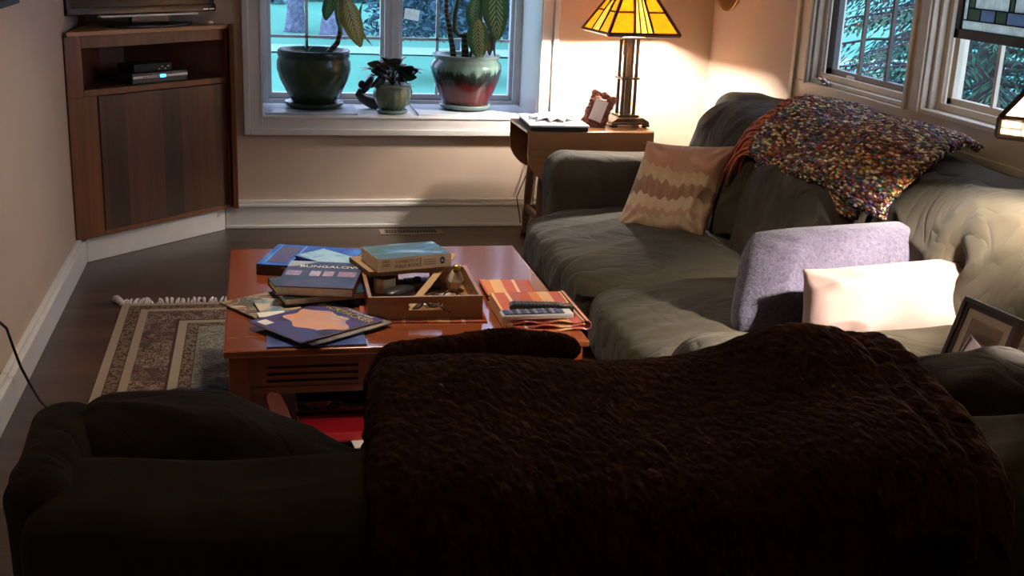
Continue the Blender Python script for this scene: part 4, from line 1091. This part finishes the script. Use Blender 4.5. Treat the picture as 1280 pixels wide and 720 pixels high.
    # big hardback below, dark blue book on it
    t = book('hardback_book', 'large dark hardback beneath the navy architecture book', 'book', (.075, 3.705), .285, .255, .026, R_(12), Z+.0225, art('dark_hard', [(.35, (.015, .03, .045)), (.6, (.03, .06, .08)), (.75, (.25, .05, .04))], 5, .25, 5), 'back', M_pages)
    t = book('hardback_book', 'navy hardback with pale title and red edges on top of the book pile', 'book', (.041, 3.742), .257, .31, .033, R_(-12), Z+.049, plain('red_board', (.20, .03, .02), .4), 'right', M_pages)
    MB().box(.0005, .2565, .0005, .3095, .033, .0338).build('cover_sheet', art('navy_cover', [(.35, (.035, .045, .08)), (.6, (.06, .07, .14)), (.8, (.16, .08, .12))], 5, .22, 7), t)
    MB().prism([(.0, .31), (.10, .31), (.03, .245), (0, .235)], .0338, .0342).build('cover_corner', plain('grey_ink', (.30, .30, .27), .3), t)
    text('title', 'BUNGALOW', .036, (.145, .245, .0343), (0, 0, 0), M_paper, t, sx=1.0)
    for a, b2, c in ((.09, .125, (.40, .30, .30)), (.135, .17, (.35, .20, .22)), (.185, .245, (.28, .12, .13)), (.01, .06, (.25, .14, .18))):
        MB().box(a, b2, .13, .19, .0338, .0343).build('cover_picture', plain('pic%s' % str(c), c, .3, var=.5, scale=60), t)
    # tray
    t = thing('serving_tray', 'square brown wooden tray with handle slots on the coffee table', 'tray', (.522, 3.775, ZK+.006), R_(-1))
    W, D, H, e = .372, .365, .074, .012
    f = MB(); f.box(-W/2, W/2, -D/2, D/2, 0, .008)
    for sy in (-1, 1):
        y0, y1 = (-D/2, -D/2+e) if sy < 0 else (D/2-e, D/2)
        f.box(-W/2, -.055, y0, y1, .008, H).box(.055, W/2, y0, y1, .008, H).box(-.055, .055, y0, y1, .008, .028).box(-.055, .055, y0, y1, .052, H)
    f.box(-W/2, -W/2+e, -D/2+e, D/2-e, .008, H).box(W/2-e, W/2, -D/2+e, D/2-e, .008, H)
    f.build('tray_body', M_tray, t)
    zt = ZK+.006+.0085
    M_stripe = stripes()
    # place mat under the tray
    o = gridmesh('placemat', 30, 24, lambda u, v: (-.205+.41*u, -.205+.40*v, .001+.003*abs(nz(u*9, v*2, 3))*(1 if v < .05 else .3)), M_stripe, None, .003, offset=1); o.location = (.525, 3.77, ZK); o.rotation_euler.z = R_(-4)
    tag(o, 'rust red placemat under the wooden tray', 'placemat')
    # second placemat: folded flap right of tray
    def f1(u, v):
        x = .185*u; z = .002+(.022*(1-u/.25)**2 if u < .25 else 0)*(1-v*.7)
        return (x, .24*v+.01*math.sin(u*3), z+.0015*nz(u*4, v*4, 1))
    o = gridmesh('placemat', 24, 20, f1, M_stripe, None, .003, offset=1); o.location = (.755, 3.775, ZK+.001); o.rotation_euler.z = R_(-3)
    tag(o, 'striped rust and tan placemat lying flat right of the tray', 'placemat')
    # folded stack under the remotes
    t = thing('folded_placemats', 'folded striped placemats stacked under the remote controls', 'placemat', (.888, 3.60, ZK))
    for k in range(3):
        def g(u, v, k=k):
            a = u
            x = -.128+.256*a; z = .004+k*.011+.0045*math.sin(a*(9+3*k)+k*2)*(1-v)+.002*math.sin(v*6+k)
            return (x, -.155+.33*v+.006*k, z)
        gridmesh('fold', 50, 14, g, M_stripe, t, .003)
    def roll(u, v):
        a = -math.pi/2+math.pi*u; return (.128+.016*math.cos(a), -.155+.33*v, .018+.014*math.sin(a))
    gridmesh('rolled_edge', 14, 8, roll, M_stripe, t, .003)
    MB().box(-.135, -.131, -.14, .12, .004, .05).build('turned_edge', M_stripe, t, bev=.001)
    # remotes
    def remote(name, label, loc, rz, L, w, h, body, keyc):
        t = thing(name, label, 'remote control', loc, rz)
        b = MB().box(-L/2, L/2, -w/2, w/2, 0, h).build('case', body, t, bev=.007, seg=3)
        MB().box(-L/2+.006, L/2-.03, -w/2+.004, w/2-.004, h, h+.0008).build('face', plain('face'+name, tuple(c*.4 for c in keyc[0]), .4), t)
        n = 13
        for i in range(n):
            kk = MB()
            for j in range(3): x = -L/2+.016+i*(L-.055)/n; y = -w/2+.012+j*(w-.024)/2; kk.box(x-.0045, x+.0045, y-.0045, y+.0045, h+.0008, h+.004)
            kk.build('button', plain('key%s%d' % (name, i % len(keyc)), keyc[i % len(keyc)], .4), t)
        return t
    remote('remote_control', 'silver remote control with blue and white buttons on folded placemats', (.862, 3.487, ZK+.036), R_(1), .235, .056, .018, M_silver, [(.10, .14, .34), (.30, .33, .42), (.05, .05, .06), (.42, .42, .42)])
    remote('black_remote_control', 'black remote control lying behind the silver one on the placemats', (.893, 3.555, ZK+.036), R_(-9), .21, .05, .022, M_black, [(.03, .03, .032), (.05, .05, .05)])
    # contents of the tray
    c = MB().lathe([(0, 0), (.036, 0), (.038, .003), (.038, .052), (.034, .052), (.034, .006), (0, .006)], 32).build('white_jar', M_paper, None, True); c.location = (.415, 3.878, zt)
    tag(c, 'plain white round jar in the back left of the tray', 'jar')
    c = MB(); c.lathe([(0, 0), (.02, 0), (.034, .028), (.034, .036), (.018, .066), (0, .066)], 6); p = thing('perfume_bottle', 'faceted cream bottle with gold neck in the right rear of the tray', 'bottle', (.655, 3.88, zt), rot=(R_(8), R_(6), 0)); p.location.z += .003
    c.build('bottle_body', plain('cream_glass', (.55, .46, .34), .15), p); MB().lathe([(0, .066), (.011, .066), (.011, .078), (.015, .08), (.013, .09), (0, .092)], 16).build('cap', M_brass, p, True)
    s = MB().box(-.235, .235, -.012, .012, -.002, .002).build('wooden_ruler', plain('ruler_wood', (.42, .24, .10), .5), None, bev=.0008)
    s.location = (.555, 3.79, ZK+.063); s.rotation_euler = Euler((R_(8), R_(-12.5), R_(60)), 'XYZ')
    tag(s, 'flat wooden ruler leaning diagonally across the tray', 'ruler')
    # sunglasses case / black lumps
    c = cushion('glasses_case', (.13, .06, .038), plain('black_leather', (.015, .014, .013), .35, .5, bump=.3), None, (.455, 3.795, zt+.019), (0, 0, R_(40)), n=3, wr=.003, N=10)
    tag(c, 'soft black glasses case lying in the left of the tray', 'case')
    c = MB().box(-.06, .06, -.035, .035, 0, .032).lathe([(0, .032), (.016, .032), (.014, .042), (0, .042)], 16, (-.02, 0, 0)).build('black_camera', M_black, None, bev=.004); c.location = (.55, 3.905, zt); c.rotation_euler.z = R_(10)
    tag(c, 'small black camera at the back of the tray under the paperback', 'camera')
    def glasses(loc, rz, label, mat):
        t = thing('eyeglasses', label, 'glasses', loc, rz)
        for sx in (-1, 1):
            pts = [(sx*.034+.027*math.cos(a), 0, .022+.02*math.sin(a)) for a in [i*math.pi/10 for i in range(21)]]
            MB().tube(pts, .0028, 6, False).build('rim', mat, t, True)
            MB().lathe([(0, -.0006), (.024, -.0006), (.024, .0006), (0, .0006)], 20).build('lens', M_glass, t, True).matrix_local = Matrix.Translation((sx*.034, 0, .022)) @ Matrix.Rotation(math.pi/2, 4, 'X')
            MB().tube([(sx*.062, 0, .03), (sx*.066, .03, .028), (sx*.05, .09, .02), (sx*.03, .12, .008)], .0022, 6).build('temple', mat, t, True)
        MB().tube([(-.008, 0, .025), (0, 0, .03), (.008, 0, .025)], .0025, 6).build('bridge', mat, t, True)
    glasses((.525, 3.66, zt+.004), R_(14), 'black framed eyeglasses in the front of the tray', M_mblack)
    glasses((.585, 3.70, zt+.006), R_(200), 'second dark framed eyeglasses behind the first pair in the tray', plain('tortoise', (.08, .04, .02), .25, .5, var=.6, scale=60))
    c = MB().tube([(-.03, 0, .008), (.03, 0, .008)], .008, 12).build('white_tube', M_white, None, True); c.location = (.60, 3.78, zt); c.rotation_euler.z = R_(15); tag(c, 'little white tube lying in the middle of the tray', 'tube')
    rnd = random.Random(4); c = MB(); pts = [(.05*math.cos(a*1.0)*(1-.02*a), .035*math.sin(a*1.3), .012+.010*math.sin(a*2.1)) for a in [i*.35 for i in range(60)]]
    c.tube(pts, .0025, 6); c = c.build('silver_chain', M_steel, None, True); c.location = (.555, 3.72, zt); tag(c, 'tangle of pale metal chain between the eyeglasses in the tray', 'chain')
    c = MB().box(-.045, .045, -.03, .03, 0, .002).build('folded_note', M_paper); c.location = (.50, 3.72, zt+.001); c.rotation_euler = (0, 0, R_(30)); tag(c, 'small white folded note lying under the eyeglasses in the tray', 'paper')
    # books resting on the tray rim
    rim = ZK+.006+.074
    t = book('kraft_book', 'kraft brown notebook under the trail guide, jutting left over the tray', 'notebook', (.358, 3.826), .23, .205, .018, R_(15), rim+.001, M_kraft, 'left', M_kraft)
    t = book('paperback_book', 'thick trail guide paperback with cream spine resting on the tray', 'book', (.385, 3.815), .268, .172, .046, R_(14), rim+.020, plain('cream_spine', (.88, .80, .62), .5, .2), 'front', M_pages, soft=True, ct=.0015)
    MB().box(.001, .267, .001, .171, .046, .0468).build('cover_sheet', art('lake_cover', [(.35, (.07, .12, .08)), (.48, (.05, .11, .15)), (.58, (.07, .20, .38)), (.7, (.36, .46, .56))], 8, .2, 6, stretch=(.7, 2, 1)), t)
    M_ink = plain('grey_brown_ink', (.16, .13, .09), .6)
    text('title', 'CONNECTICUT', .014, (.105, -.001, .031), (R_(90), 0, 0), M_ink, t, sx=.85); text('title', 'WALK BOOK', .018, (.105, -.001, .015), (R_(90), 0, 0), M_ink, t, sx=.85)
    text('volume', 'EAST\nWEST', .013, (.03, -.001, .028), (R_(90), 0, 0), M_ink, t, sx=.85)
    for k in range(3): MB().box(.165, .21, -.001, 0, .014+k*.008, .0155+k*.008).build('small_print', M_ink, t)
    for k in range(4): MB().box(.152, .156, -.001, 0, .010+k*.008, .014+k*.008).build('print_mark', M_mblack, t)
    m = MB(); m.prism([(.235+.009*math.cos(a), .024+.013*math.sin(a)) for a in [i*math.pi/12 for i in range(24)]], -.001, 0, 'y'); m.build('emblem', plain('emblem_blue', (.03, .07, .32), .4), t)
    m = MB(); m.prism([(.230, .021), (.234, .030), (.238, .024), (.241, .021)], -.0014, -.001, 'y').build('emblem_mark', M_paper, t)
def stripes():
    k = NB('placemat_stripes', .85, .2); t = k.n('ShaderNodeTexCoord'); sp = k.n('ShaderNodeSeparateXYZ'); k.l(t.outputs['Object'], sp.inputs[0])
    fr = k.math('FRACT', k.math('ADD', k.math('MULTIPLY', sp.outputs[0], 5.2), .13))
    k.color(k.ramp(fr, [(0, (.52, .12, .075)), (.18, (.66, .24, .09)), (.34, (.74, .44, .22)), (.56, (.55, .14, .10)), (.76, (.80, .52, .34)), (.82, (.46, .14, .12))], 'CONSTANT'))
    k.bump(k.noise(k.coord(), 260, 2), .5, .002); return k.m
coffee_things()

# ------------------------------------------------------------------ rug, cable, dark cloth on the floor
def rug():
    k = NB('oriental_rug_pattern', .95, .1)
    t = k.n('ShaderNodeTexCoord'); sp = k.n('ShaderNodeSeparateXYZ'); k.l(t.outputs['Object'], sp.inputs[0])
    X0, X1, Y0, Y1 = -.61, 1.05, 2.75, 5.26
    d = k.math('MINIMUM', k.math('MINIMUM', k.math('SUBTRACT', sp.outputs[0], X0), k.math('SUBTRACT', X1, sp.outputs[0])), k.math('MINIMUM', k.math('SUBTRACT', sp.outputs[1], Y0), k.math('SUBTRACT', Y1, sp.outputs[1])))
    band = k.ramp(k.math('MULTIPLY', d, 2), [(0, (.27, .21, .15)), (.07, (.06, .028, .02)), (.078, (.15, .10, .065)), (.165, (.05, .022, .018)), (.175, (.26, .20, .14)), (.24, (.075, .028, .022)), (.50, (.055, .022, .018)), (.52, (.26, .21, .15)), (.59, (.07, .04, .03)), (.60, (.15, .11, .07)), (.68, (.06, .03, .025)), (.69, (.21, .20, .16))], 'CONSTANT')
    vo = k.n('ShaderNodeTexVoronoi', feature='F1'); vo.inputs['Scale'].default_value = 17; k.l(k.coord((1, .9, 1)), vo.inputs['Vector'])
    n = k.noise(k.coord((1, 1, 1)), 26, 2, .5, 2.5)
    m1 = k.ramp(n, [(.44, (0, 0, 0)), (.50, (1, 1, 1)), (.56, (1, 1, 1)), (.60, (0, 0, 0))])
    isb = k.ramp(k.math('MULTIPLY', d, 2), [(0, (0, 0, 0)), (.24, (1, 1, 1)), (.50, (0, 0, 0)), (.69, (.85, .85, .85))], 'CONSTANT')
    isn = k.ramp(k.math('MULTIPLY', d, 2), [(0, (0, 0, 0)), (.078, (1, 1, 1)), (.165, (0, 0, 0)), (.60, (1, 1, 1)), (.68, (0, 0, 0))], 'CONSTANT')
    motif = k.ramp(vo.outputs['Color'], [(0, (.28, .21, .15)), (.5, (.16, .13, .10)), (.8, (.06, .05, .05))])
    c = k.mix(k.math('MULTIPLY', m1, isb), band, k.mix(k.ramp(k.math('MULTIPLY', d, 2), [(0, (0, 0, 0)), (.69, (1, 1, 1))], 'CONSTANT'), motif, (.07, .05, .045)))
    ch = k.n('ShaderNodeTexChecker'); ch.inputs['Scale'].default_value = 45; k.l(k.coord(), ch.inputs['Vector'])
    n3 = k.ramp(k.noise(k.coord(), 75, 1), [(.5, (0, 0, 0)), (.55, (1, 1, 1))])
    c = k.mix(k.math('MULTIPLY', n3, isn), c, (.05, .025, .02))
    k.color(c); k.bump(k.noise(k.coord(), 400, 2), .5, .003)
    t = thing('oriental_rug', 'brown and cream oriental rug with pale fringe under the coffee table', 'rug')
    MB().box(X0, X1, Y0, Y1, .001, .010).build('rug_body', k.m, t, bev=.002)
    rnd = random.Random(6)
    for (yy, s) in ((Y1, 1), (Y0, -1)):
        f = MB(); x = X0-.01
        while x < X1:
            L = rnd.uniform(.05, .095); w = rnd.uniform(.006, .012); lx = rnd.uniform(-.025, .025); zt = rnd.uniform(.006, .022)
            f.tube([(x, yy-.004*s, .006), (x+lx*.4, yy+s*L*.4, zt), (x+lx, yy+s*L, .006)], [w*.6, w*.8, w*.35], 5); x += rnd.uniform(.010, .02)
        f.tube([(X0+.005, yy-.01*s, .008), (X0-.015, yy+s*.03, .016), (X0-.035, yy+s*.075, .010)], [.012, .016, .02], 6)
        f.build('fringe', plain('fringe_wool', (.52, .47, .45), .95, .1, var=.2, scale=60), t, True)
    # thin black cable off the left wall
    c = MB().tube([(XL+.02, 3.78, .385), (XL+.03, 3.88, .372), (XL+.035, 3.98, .355), (XL+.04, 4.05, .31), (XL+.05, 4.08, .23), (XL+.065, 4.10, .15), (XL+.085, 4.12, .08), (XL+.12, 4.10, .02), (XL+.17, 4.02, .006), (XL+.2, 3.85, .006), (XL+.22, 3.4, .006), (XL+.25, 3.0, .006)], .005, 8)
    c.tube([(XL+.0, 3.70, .39), (XL+.014, 3.74, .389), (XL+.02, 3.79, .385)], .009, 8)
    tag(c.build('power_cable', M_mblack, None, True), 'thin black cable drooping from the left wall to the floor', 'cable')
    def cloth(u, v):
        a = (u-.5)*2; b = (v-.5)*2; r = max(0, 1-a*a*.9-b*b*.9)
        return (.20*a+.02*nz(u*4, v*4, 1), .13*b+.02*nz(u*4, v*4, 5), .012+.065*r**.7+.02*nz(u*6, v*6, 9)*r)
    o = gridmesh('dark_bag', 40, 30, cloth, M_mblack, None, .003, offset=1); o.location = (-.20, 4.0, .0)
    tag(o, 'crumpled black cloth bag on the rug beside the coffee table leg', 'bag')
rug()

# ------------------------------------------------------------------ sofa seen from behind
def sofa_front():
    t = thing('sofa', 'dark olive sofa seen from behind in the foreground', 'sofa', (.62, 1.9, 0))
    def P(nm, x0, x1, y0, y1, z0, z1, **k):
        m = k.pop('mat', M_sofad); rot = k.pop('rot', (0, 0, 0))
        return cushion(nm, (x1-x0, y1-y0, z1-z0), m, t, ((x0+x1)/2-.62, (y0+y1)/2-1.9, (z0+z1)/2), rot, **k)
    MB().box(-1.02, 1.0, -.22, .66, .03, .25).build('base', M_sofad, t, bev=.03, seg=4)
    def seam(c, q):
        if abs(c.x+.62-.17) < .012: 
            c.z -= .006; c.y += .005
        # the left end stands a little higher and deeper, where arm and back meet
        k = max(0, min(1, (-c.x-.72)/.22))
        if q.z > 0: c.z += .012*k
        return c
    P('back_frame', -.352, 1.66, 1.56, 1.84, .08, .83, n=5.5, wr=.006, N=70, seed=5, fn=seam, rb=.075)
    P('arm', -.352, -.12, 1.64, 2.45, .06, .56, n=5, wr=.006, seed=3)
    P('arm', 1.42, 1.68, 1.70, 2.50, .06, .58, n=5, wr=.006, seed=8)
    P('shoulder', -.375, -.28, 1.66, 2.02, .40, .845, rb=.05, n=4, wr=.012, seed=14, mat=M_sofa)
    for a, b in ((-.20, .61), (.61, 1.42)): P('seat_cushion', a, b, 1.95, 2.62, .22, .43, n=4.5, crown=.015, wr=.008, mat=M_sofa, seed=a)
    def dip(c, q):
        x = c.x
        if q.z > 0: c.z -= .11*max(0, min(1, (x+.10)/.22))*q.z
        c.y += .10*c.z; return c
    P('back_cushion', -.325, .40, 1.82, 2.03, .36, .862, rb=.07, n=3.6, wr=.014, mat=M_sofa, seed=17, N=44, fn=dip)
    P('back_cushion', .39, 1.25, 1.84, 2.08, .36, .84, rb=.07, n=3.8, wr=.012, mat=M_sofa, seed=23, N=30)
    def rdip(c, q): 
        c.y += .10*c.z; return c
    P('back_cushion', 1.24, 1.68, 1.84, 2.12, .36, .87, n=3.4, wr=.018, mat=M_sofa, seed=29, N=44, fn=rdip)
sofa_front()

def sherpa():
    k = NB('brown_sherpa', 1.0, .05); v = k.coord((1, .55, .7))
    n1 = k.noise(v, 70, 2, .5, .3); vo = k.n('ShaderNodeTexVoronoi', feature='SMOOTH_F1'); vo.inputs['Scale'].default_value = 85; k.l(v, vo.inputs['Vector'])
    k.color(k.ramp(k.noise(v, 30, 4, .6), [(.3, (.036, .012, .004)), (.7, (.074, .026, .009))]))
    k.b.inputs['Sheen Weight'].default_value = .04
    k.bump(k.math('SUBTRACT', k.math('MULTIPLY', n1, .5), vo.outputs['Distance']), 1.0, .009)
    M = k.m
    t = thing('sherpa_blanket', 'dark brown curly sherpa blanket draped over the foreground sofa back', 'blanket', (.65, 1.8, .85))
    def prof(s, pts):
        s *= len(pts)-1; i = min(int(s), len(pts)-2); f = s-i
        p0 = pts[max(i-1, 0)]; p1 = pts[i]; p2 = pts[i+1]; p3 = pts[min(i+2, len(pts)-1)]
        return [.5*((2*p1[q])+(-p0[q]+p2[q])*f+(2*p0[q]-5*p1[q]+4*p2[q]-p3[q])*f*f+(-p0[q]+3*p1[q]-3*p2[q]+p3[q])*f**3) for q in range(2)]
    def lump(x, y, z):
        return .010*nz(x*3.1, y*3.1, z*3.1)*2+.0030*abs(nz(x*52, y*26, z*32))*2+.0016*nz(x*95, y*50, z*60)
    def main(u, v):
        hump = math.exp(-((u-.88)/.16)**2)
        pts = [(2.24, .58), (2.20, .72), (2.14, .815), (2.05, .852+.05*hump), (1.95, .855+.04*hump), (1.82, .846), (1.68, .842), (1.57, .822), (1.52, .74), (1.505, .60), (1.505, .40)]
        y, z = prof(v, pts)
        hem = .016*math.exp(-((1-u)/.018)**2)+.010*math.exp(-(u/.02)**2)
        xl = .180+.020*math.sin(v*7)+.02*(1-v); xr = 1.075+.045*math.exp(-((v-.38)/.2)**2)+.02*v
        if v > .75: xr -= .05*(v-.75)/.25
        x = xl+(xr-xl)*u
        # rounded side edges turn under
        e = max(0, 1-u/.035); z -= .03*e*e; e2 = max(0, 1-(1-u)/.03); z -= .025*e2*e2; 
        z += .018*math.sin(u*7+v*2)*math.sin(v*3.1)
        z += hem*(1 if v < .7 else .3); y -= hem*(1 if v > .7 else 0)
        L = lump(x, y, z)
        ny = -.4 if v > .65 else (.4 if v < .2 else 0)
        return (x-.65, y-1.8+ny*L*1.6, z-.85+L)
    gridmesh('blanket_body', 420, 420, main, M, t, .022)
    def fold(u, v):
        pts = [(2.24, .70), (2.17, .82), (2.07, .885), (1.95, .885), (1.82, .862), (1.68, .852), (1.56, .825), (1.50, .755)]
        y, z = prof(v, pts)
        xr = 1.20+.05*math.sin(v*3.4)-.045*v*v; x = .95+(xr-.95)*u
        e2 = max(0, 1-(1-u)/.08); z -= .03*e2*e2
        hem = .018*math.exp(-((1-u)/.09)**2)
        L = lump(x+3, y, z); return (x-.65, y-1.8-(.4*L+hem if v > .7 else 0), z-.85-.012+L+hem*(1 if v < .7 else .2)+.003*math.sin(v*90)*u*u)
    gridmesh('folded_layer', 120, 300, fold, M, t, .024)
    def fold2(u, v):
        p = fold(u, v); return (p[0]-.062*u, p[1]-.005, p[2]+.010)
    gridmesh('folded_layer', 120, 300, fold2, M, t, .02)
    # rolled far edge on the left
    def roll(u, v):
        a = 2*math.pi*v; s = u; x = .185+.44*s; y = 2.09+.05*math.sin(s*2.2)+.02*s; z = .862+.012*math.sin(s*3)
        if s < .12: z -= .05*((.12-s)/.12)**2; y -= .03*((.12-s)/.12)
        r = .034*(1 if s < .9 else math.sqrt(max(.02, 1-((s-.9)/.1)**2)))
        L = lump(x*2, y+math.cos(a)*.1, z+math.sin(a)*.1)
        return (x-.65, y-1.8+math.cos(a)*(r+L*.7), z-.85+math.sin(a)*(r*.9+L*.7))
    gridmesh('rolled_edge', 200, 60, roll, M, t)
sherpa()

# ------------------------------------------------------------------ outdoors
def outdoors():
    k = NB('lawn_grass', .95, .1); n = k.noise(k.coord((1, .35, 1)), .35, 5, .6)
    k.color(k.ramp(n, [(.3, (.06, .25, .18)), (.7, (.10, .36, .27))])); 
    g = gridmesh('ground', 60, 60, lambda u, v: (-60+120*u, 7.6+92*v, -.75+.02*nz(u*20, v*20, 1)), k.m); struct(g, 'green lawn outside the windows')
    g2 = gridmesh('ground_side', 20, 20, lambda u, v: (3.2+57*u, -30+37.6*v, -.75), k.m); struct(g2, 'green lawn beyond the side windows')
    p = gridmesh('path', 40, 4, lambda u, v: (-30+60*u, 24.0+1.6*v+.6*math.sin(u*5), -.72), plain('pale_gravel', (.20, .42, .36), .9)); struct(p, 'pale path crossing the lawn')
    bark = plain('bark', (.14, .17, .24), .95, .1, var=.35, scale=8, bump=.8, bscale=14, bdist=.08)
    def tree(x, y, r, h, seed, label, cr=(4, 3, 3), bend=.5, leafc=(.05, .12, .07)):
        rnd = random.Random(seed)
        t = thing('tree', label, 'tree', (x, y, -.75))
        m = MB(); pts = [(0, 0, -.1), (0, 0, .15), (0, 0, .6), (bend*.3, 0, 2), (bend, 0, 4), (bend*1.3, 0, h*.75)]
        m.tube(pts, [r*1.7, r*1.35, r*1.05, r, r*.85, r*.4], 14)
        for i in range(6):
            a = i*1.1+rnd.random(); b0 = Vector((bend*.8, 0, 3+i*.4)); m.tube([b0, b0+Vector((math.cos(a), math.sin(a), .8))*1.2, b0+Vector((math.cos(a), math.sin(a), .9))*2.8], [r*.4, r*.28, r*.12], 8)
        m.build('trunk', bark, t, True)
        f = MB()
        for i in range(1800):
            a, b_, c = rnd.gauss(0, .45), rnd.gauss(0, .45), rnd.gauss(0, .4)
            c0 = Vector((bend+a*cr[0], b_*cr[1], h*.8+c*cr[2])); d = Vector((rnd.uniform(-1, 1), rnd.uniform(-1, 1), rnd.uniform(-1, 1))).normalized(); e = d.orthogonal().normalized()
            s = rnd.uniform(.12, .3); f.add([tuple(c0-e*s*.4), tuple(c0+d*s), tuple(c0+e*s*.4), tuple(c0-d*s)], [(0, 1, 2, 3)])
        f.build('crown', plain('leaf%s' % seed, leafc, .8, .2, var=.5, scale=2), t)
    tree(.95, 29.5, .19, 8, 1, 'broad blue-grey tree trunk on the lawn, left one through the window')
    tree(1.80, 28.0, .27, 9, 2, 'thicker leaning tree trunk on the lawn right beside the other', bend=1.0)
    tree(6.9, 25.5, .22, 7, 3, 'tree on the lawn seen at the right edge of the plant window', bend=.2)
    # low hanging leafy tree in the right sash
    def bushy(x, y, w, h, z, seed, label, c, n=2600, s0=.10, name='shrub'):
        rnd = random.Random(seed); t = thing(name, label, 'shrub' if name == 'shrub' else 'tree', (x, y, -.75)); f = MB()
        for i in range(n):
            a = rnd.uniform(0, 6.283); rr = math.sqrt(rnd.random()); q = rnd.random()
            c0 = Vector((w*rr*math.cos(a)*(1-.4*q), w*.7*rr*math.sin(a)*(1-.4*q), z+h*q)); d = Vector((rnd.uniform(-1, 1), rnd.uniform(-1, 1), rnd.uniform(-1, .5))).normalized(); e = d.orthogonal().normalized()
            s = rnd.uniform(s0*.6, s0*1.6); f.add([tuple(c0-e*s*.4), tuple(c0+d*s), tuple(c0+e*s*.4), tuple(c0-d*s)], [(0, 1, 2, 3)])
        m = MB().tube([(0, 0, -.05), (0, 0, z+h*.5), (.05, 0, z+h*.9)], [.09, .07, .02], 8)
        m.build('trunk', bark, t, True); f.build('foliage', plain('fol%d' % seed, c, .8, .2, var=.6, scale=3), t)
    bushy(3.3, 20.0, 1.6, 2.6, .75, 11, 'leafy blue-green young tree seen through the right sash', (.04, .10, .13), 9000, .06, 'small_tree')
    bushy(5.3, 31, 2.2, 3, .0, 12, 'large shrub at the back of the lawn, right of the small tree', (.05, .12, .14), 7000, .09)
    bushy(-2.2, 42, 4, 3.0, .0, 13, 'distant blue-green shrub beyond the left tree trunks', (.06, .15, .16), 2600, .25)
    bushy(4.2, 44, 3.5, 3.4, .0, 14, 'distant rounded shrub between the trunks and the small tree', (.06, .16, .15), 2400, .25)
    bushy(1.0, 49, 4, 3.2, .0, 15, 'farthest shrub beyond the lawn behind the left trunk', (.05, .13, .15), 2400, .3)
    # conifers right outside the side windows
    def conifer(x, y, h, R0, seed, label, c, z0=.2):
        rnd = random.Random(seed); t = thing('conifer', label, 'tree', (x, y, -.75))
        MB().tube([(0, 0, -.1), (0, 0, h*.5), (0, 0, h)], [.14, .09, .02], 10).build('trunk', plain('conifer_bark', (.07, .05, .05), .95), t, True)
        br = MB(); f = MB(); nb = int(h*30)
        for i in range(nb):
            q = i/nb; z = z0+(h-z0)*q; L = R0*(1-q*.8)*rnd.uniform(.75, 1.1); a = i*2.399+rnd.uniform(-.3, .3)
            pts = [Vector((math.cos(a)*L*s, math.sin(a)*L*s, z+.12*s-.45*L*s*s*.6)) for s in (0, .35, .7, 1)]
            br.tube(pts, [.018, .013, .009, .004], 4)
            for j in range(16):
                s = .15+.85*j/15; p = pts[0].lerp(pts[3], s); p.z = z+.12*s-.45*L*s*s*.6
                for sd in (-1, 1):
                    tw = Vector((math.cos(a+sd*1.0), math.sin(a+sd*1.0), -.25-rnd.random()*.4)).normalized()*L*.30*(1.15-s)*rnd.uniform(.6, 1.2)+Vector((0, 0, -.03))
                    up = Vector((0, 0, 1)).cross(tw).normalized()*.013
                    for m_ in range(3):
                        e = p+tw*(.33*m_+.05); g_ = p+tw*(.33*m_+.4)+Vector((rnd.uniform(-.02, .02), rnd.uniform(-.02, .02), rnd.uniform(-.03, .01)))
                        f.add([tuple(e-up*.4), tuple((e+g_)/2-up), tuple(g_), tuple((e+g_)/2+up)], [(0, 1, 2, 3)])
        br.build('branches', plain('conifer_bark', (.07, .05, .05)), t); f.build('foliage', plain('needles%d' % seed, c, .7, .3, var=.5, scale=5), t)
    conifer(5.6, 8.3, 5.2, 1.7, 21, 'green conifer close outside the casement window', (.035, .11, .06))
    conifer(6.6, 10.8, 6, 2.0, 22, 'dark conifer behind the green one beyond the casement window', (.02, .06, .07))
    conifer(5.6, 5.9, 5.6, 1.35, 23, 'blue-grey conifer outside the window with the stained glass', (.03, .06, .10))
    conifer(8.8, 13.0, 7, 2.2, 24, 'far dark conifer beyond the two nearer ones on the right', (.02, .06, .08))
    conifer(9.5, 9.0, 6, 1.7, 25, 'thin conifer far outside the right side window', (.03, .06, .10))
outdoors()

# ------------------------------------------------------------------ sub-parts: pieces that belong to a part of a thing
def nest(root_name, child_base, parent_base):
    for o in [o for o in bpy.data.objects if o.parent is None and o.name.split('.')[0] == root_name]:
        par = [c for c in o.children if c.name.split('.')[0] == parent_base]
        if not par: continue
        for c in [c for c in o.children if c.name.split('.')[0] == child_base]:
            m = c.matrix_basis.copy(); c.parent = par[0]; c.matrix_basis = par[0].matrix_basis.inverted() @ m
for a, b, c in (('table_lamp', 'glass_panel', 'shade_frame'), ('table_lamp', 'skirt_glass', 'shade_frame'), ('table_lamp', 'finial', 'shade_frame'),
                ('remote_control', 'button', 'face'), ('black_remote_control', 'button', 'face'), ('potted_plant', 'soil', 'pot'),
                ('television', 'screen', 'bezel'), ('television', 'badge', 'bezel'), ('television', 'stand_neck', 'stand_base'),
                ('cable_box', 'display', 'front_strip'), ('cable_box', 'button', 'front_strip'), ('hardback_book', 'title', 'cover'),
                ('hardback_book', 'cover_picture', 'cover'), ('magazine', 'title', 'cover'), ('paperback_book', 'title', 'cover'),
                ('paperback_book', 'emblem', 'cover'), ('relief_tile', 'dish', 'tile_face'), ('relief_tile', 'raised_leaves', 'tile_face'),
                ('boxed_book', 'lettering', 'band'), ('floor_vent', 'grille', 'vent_frame')):
    nest(a, b, c)
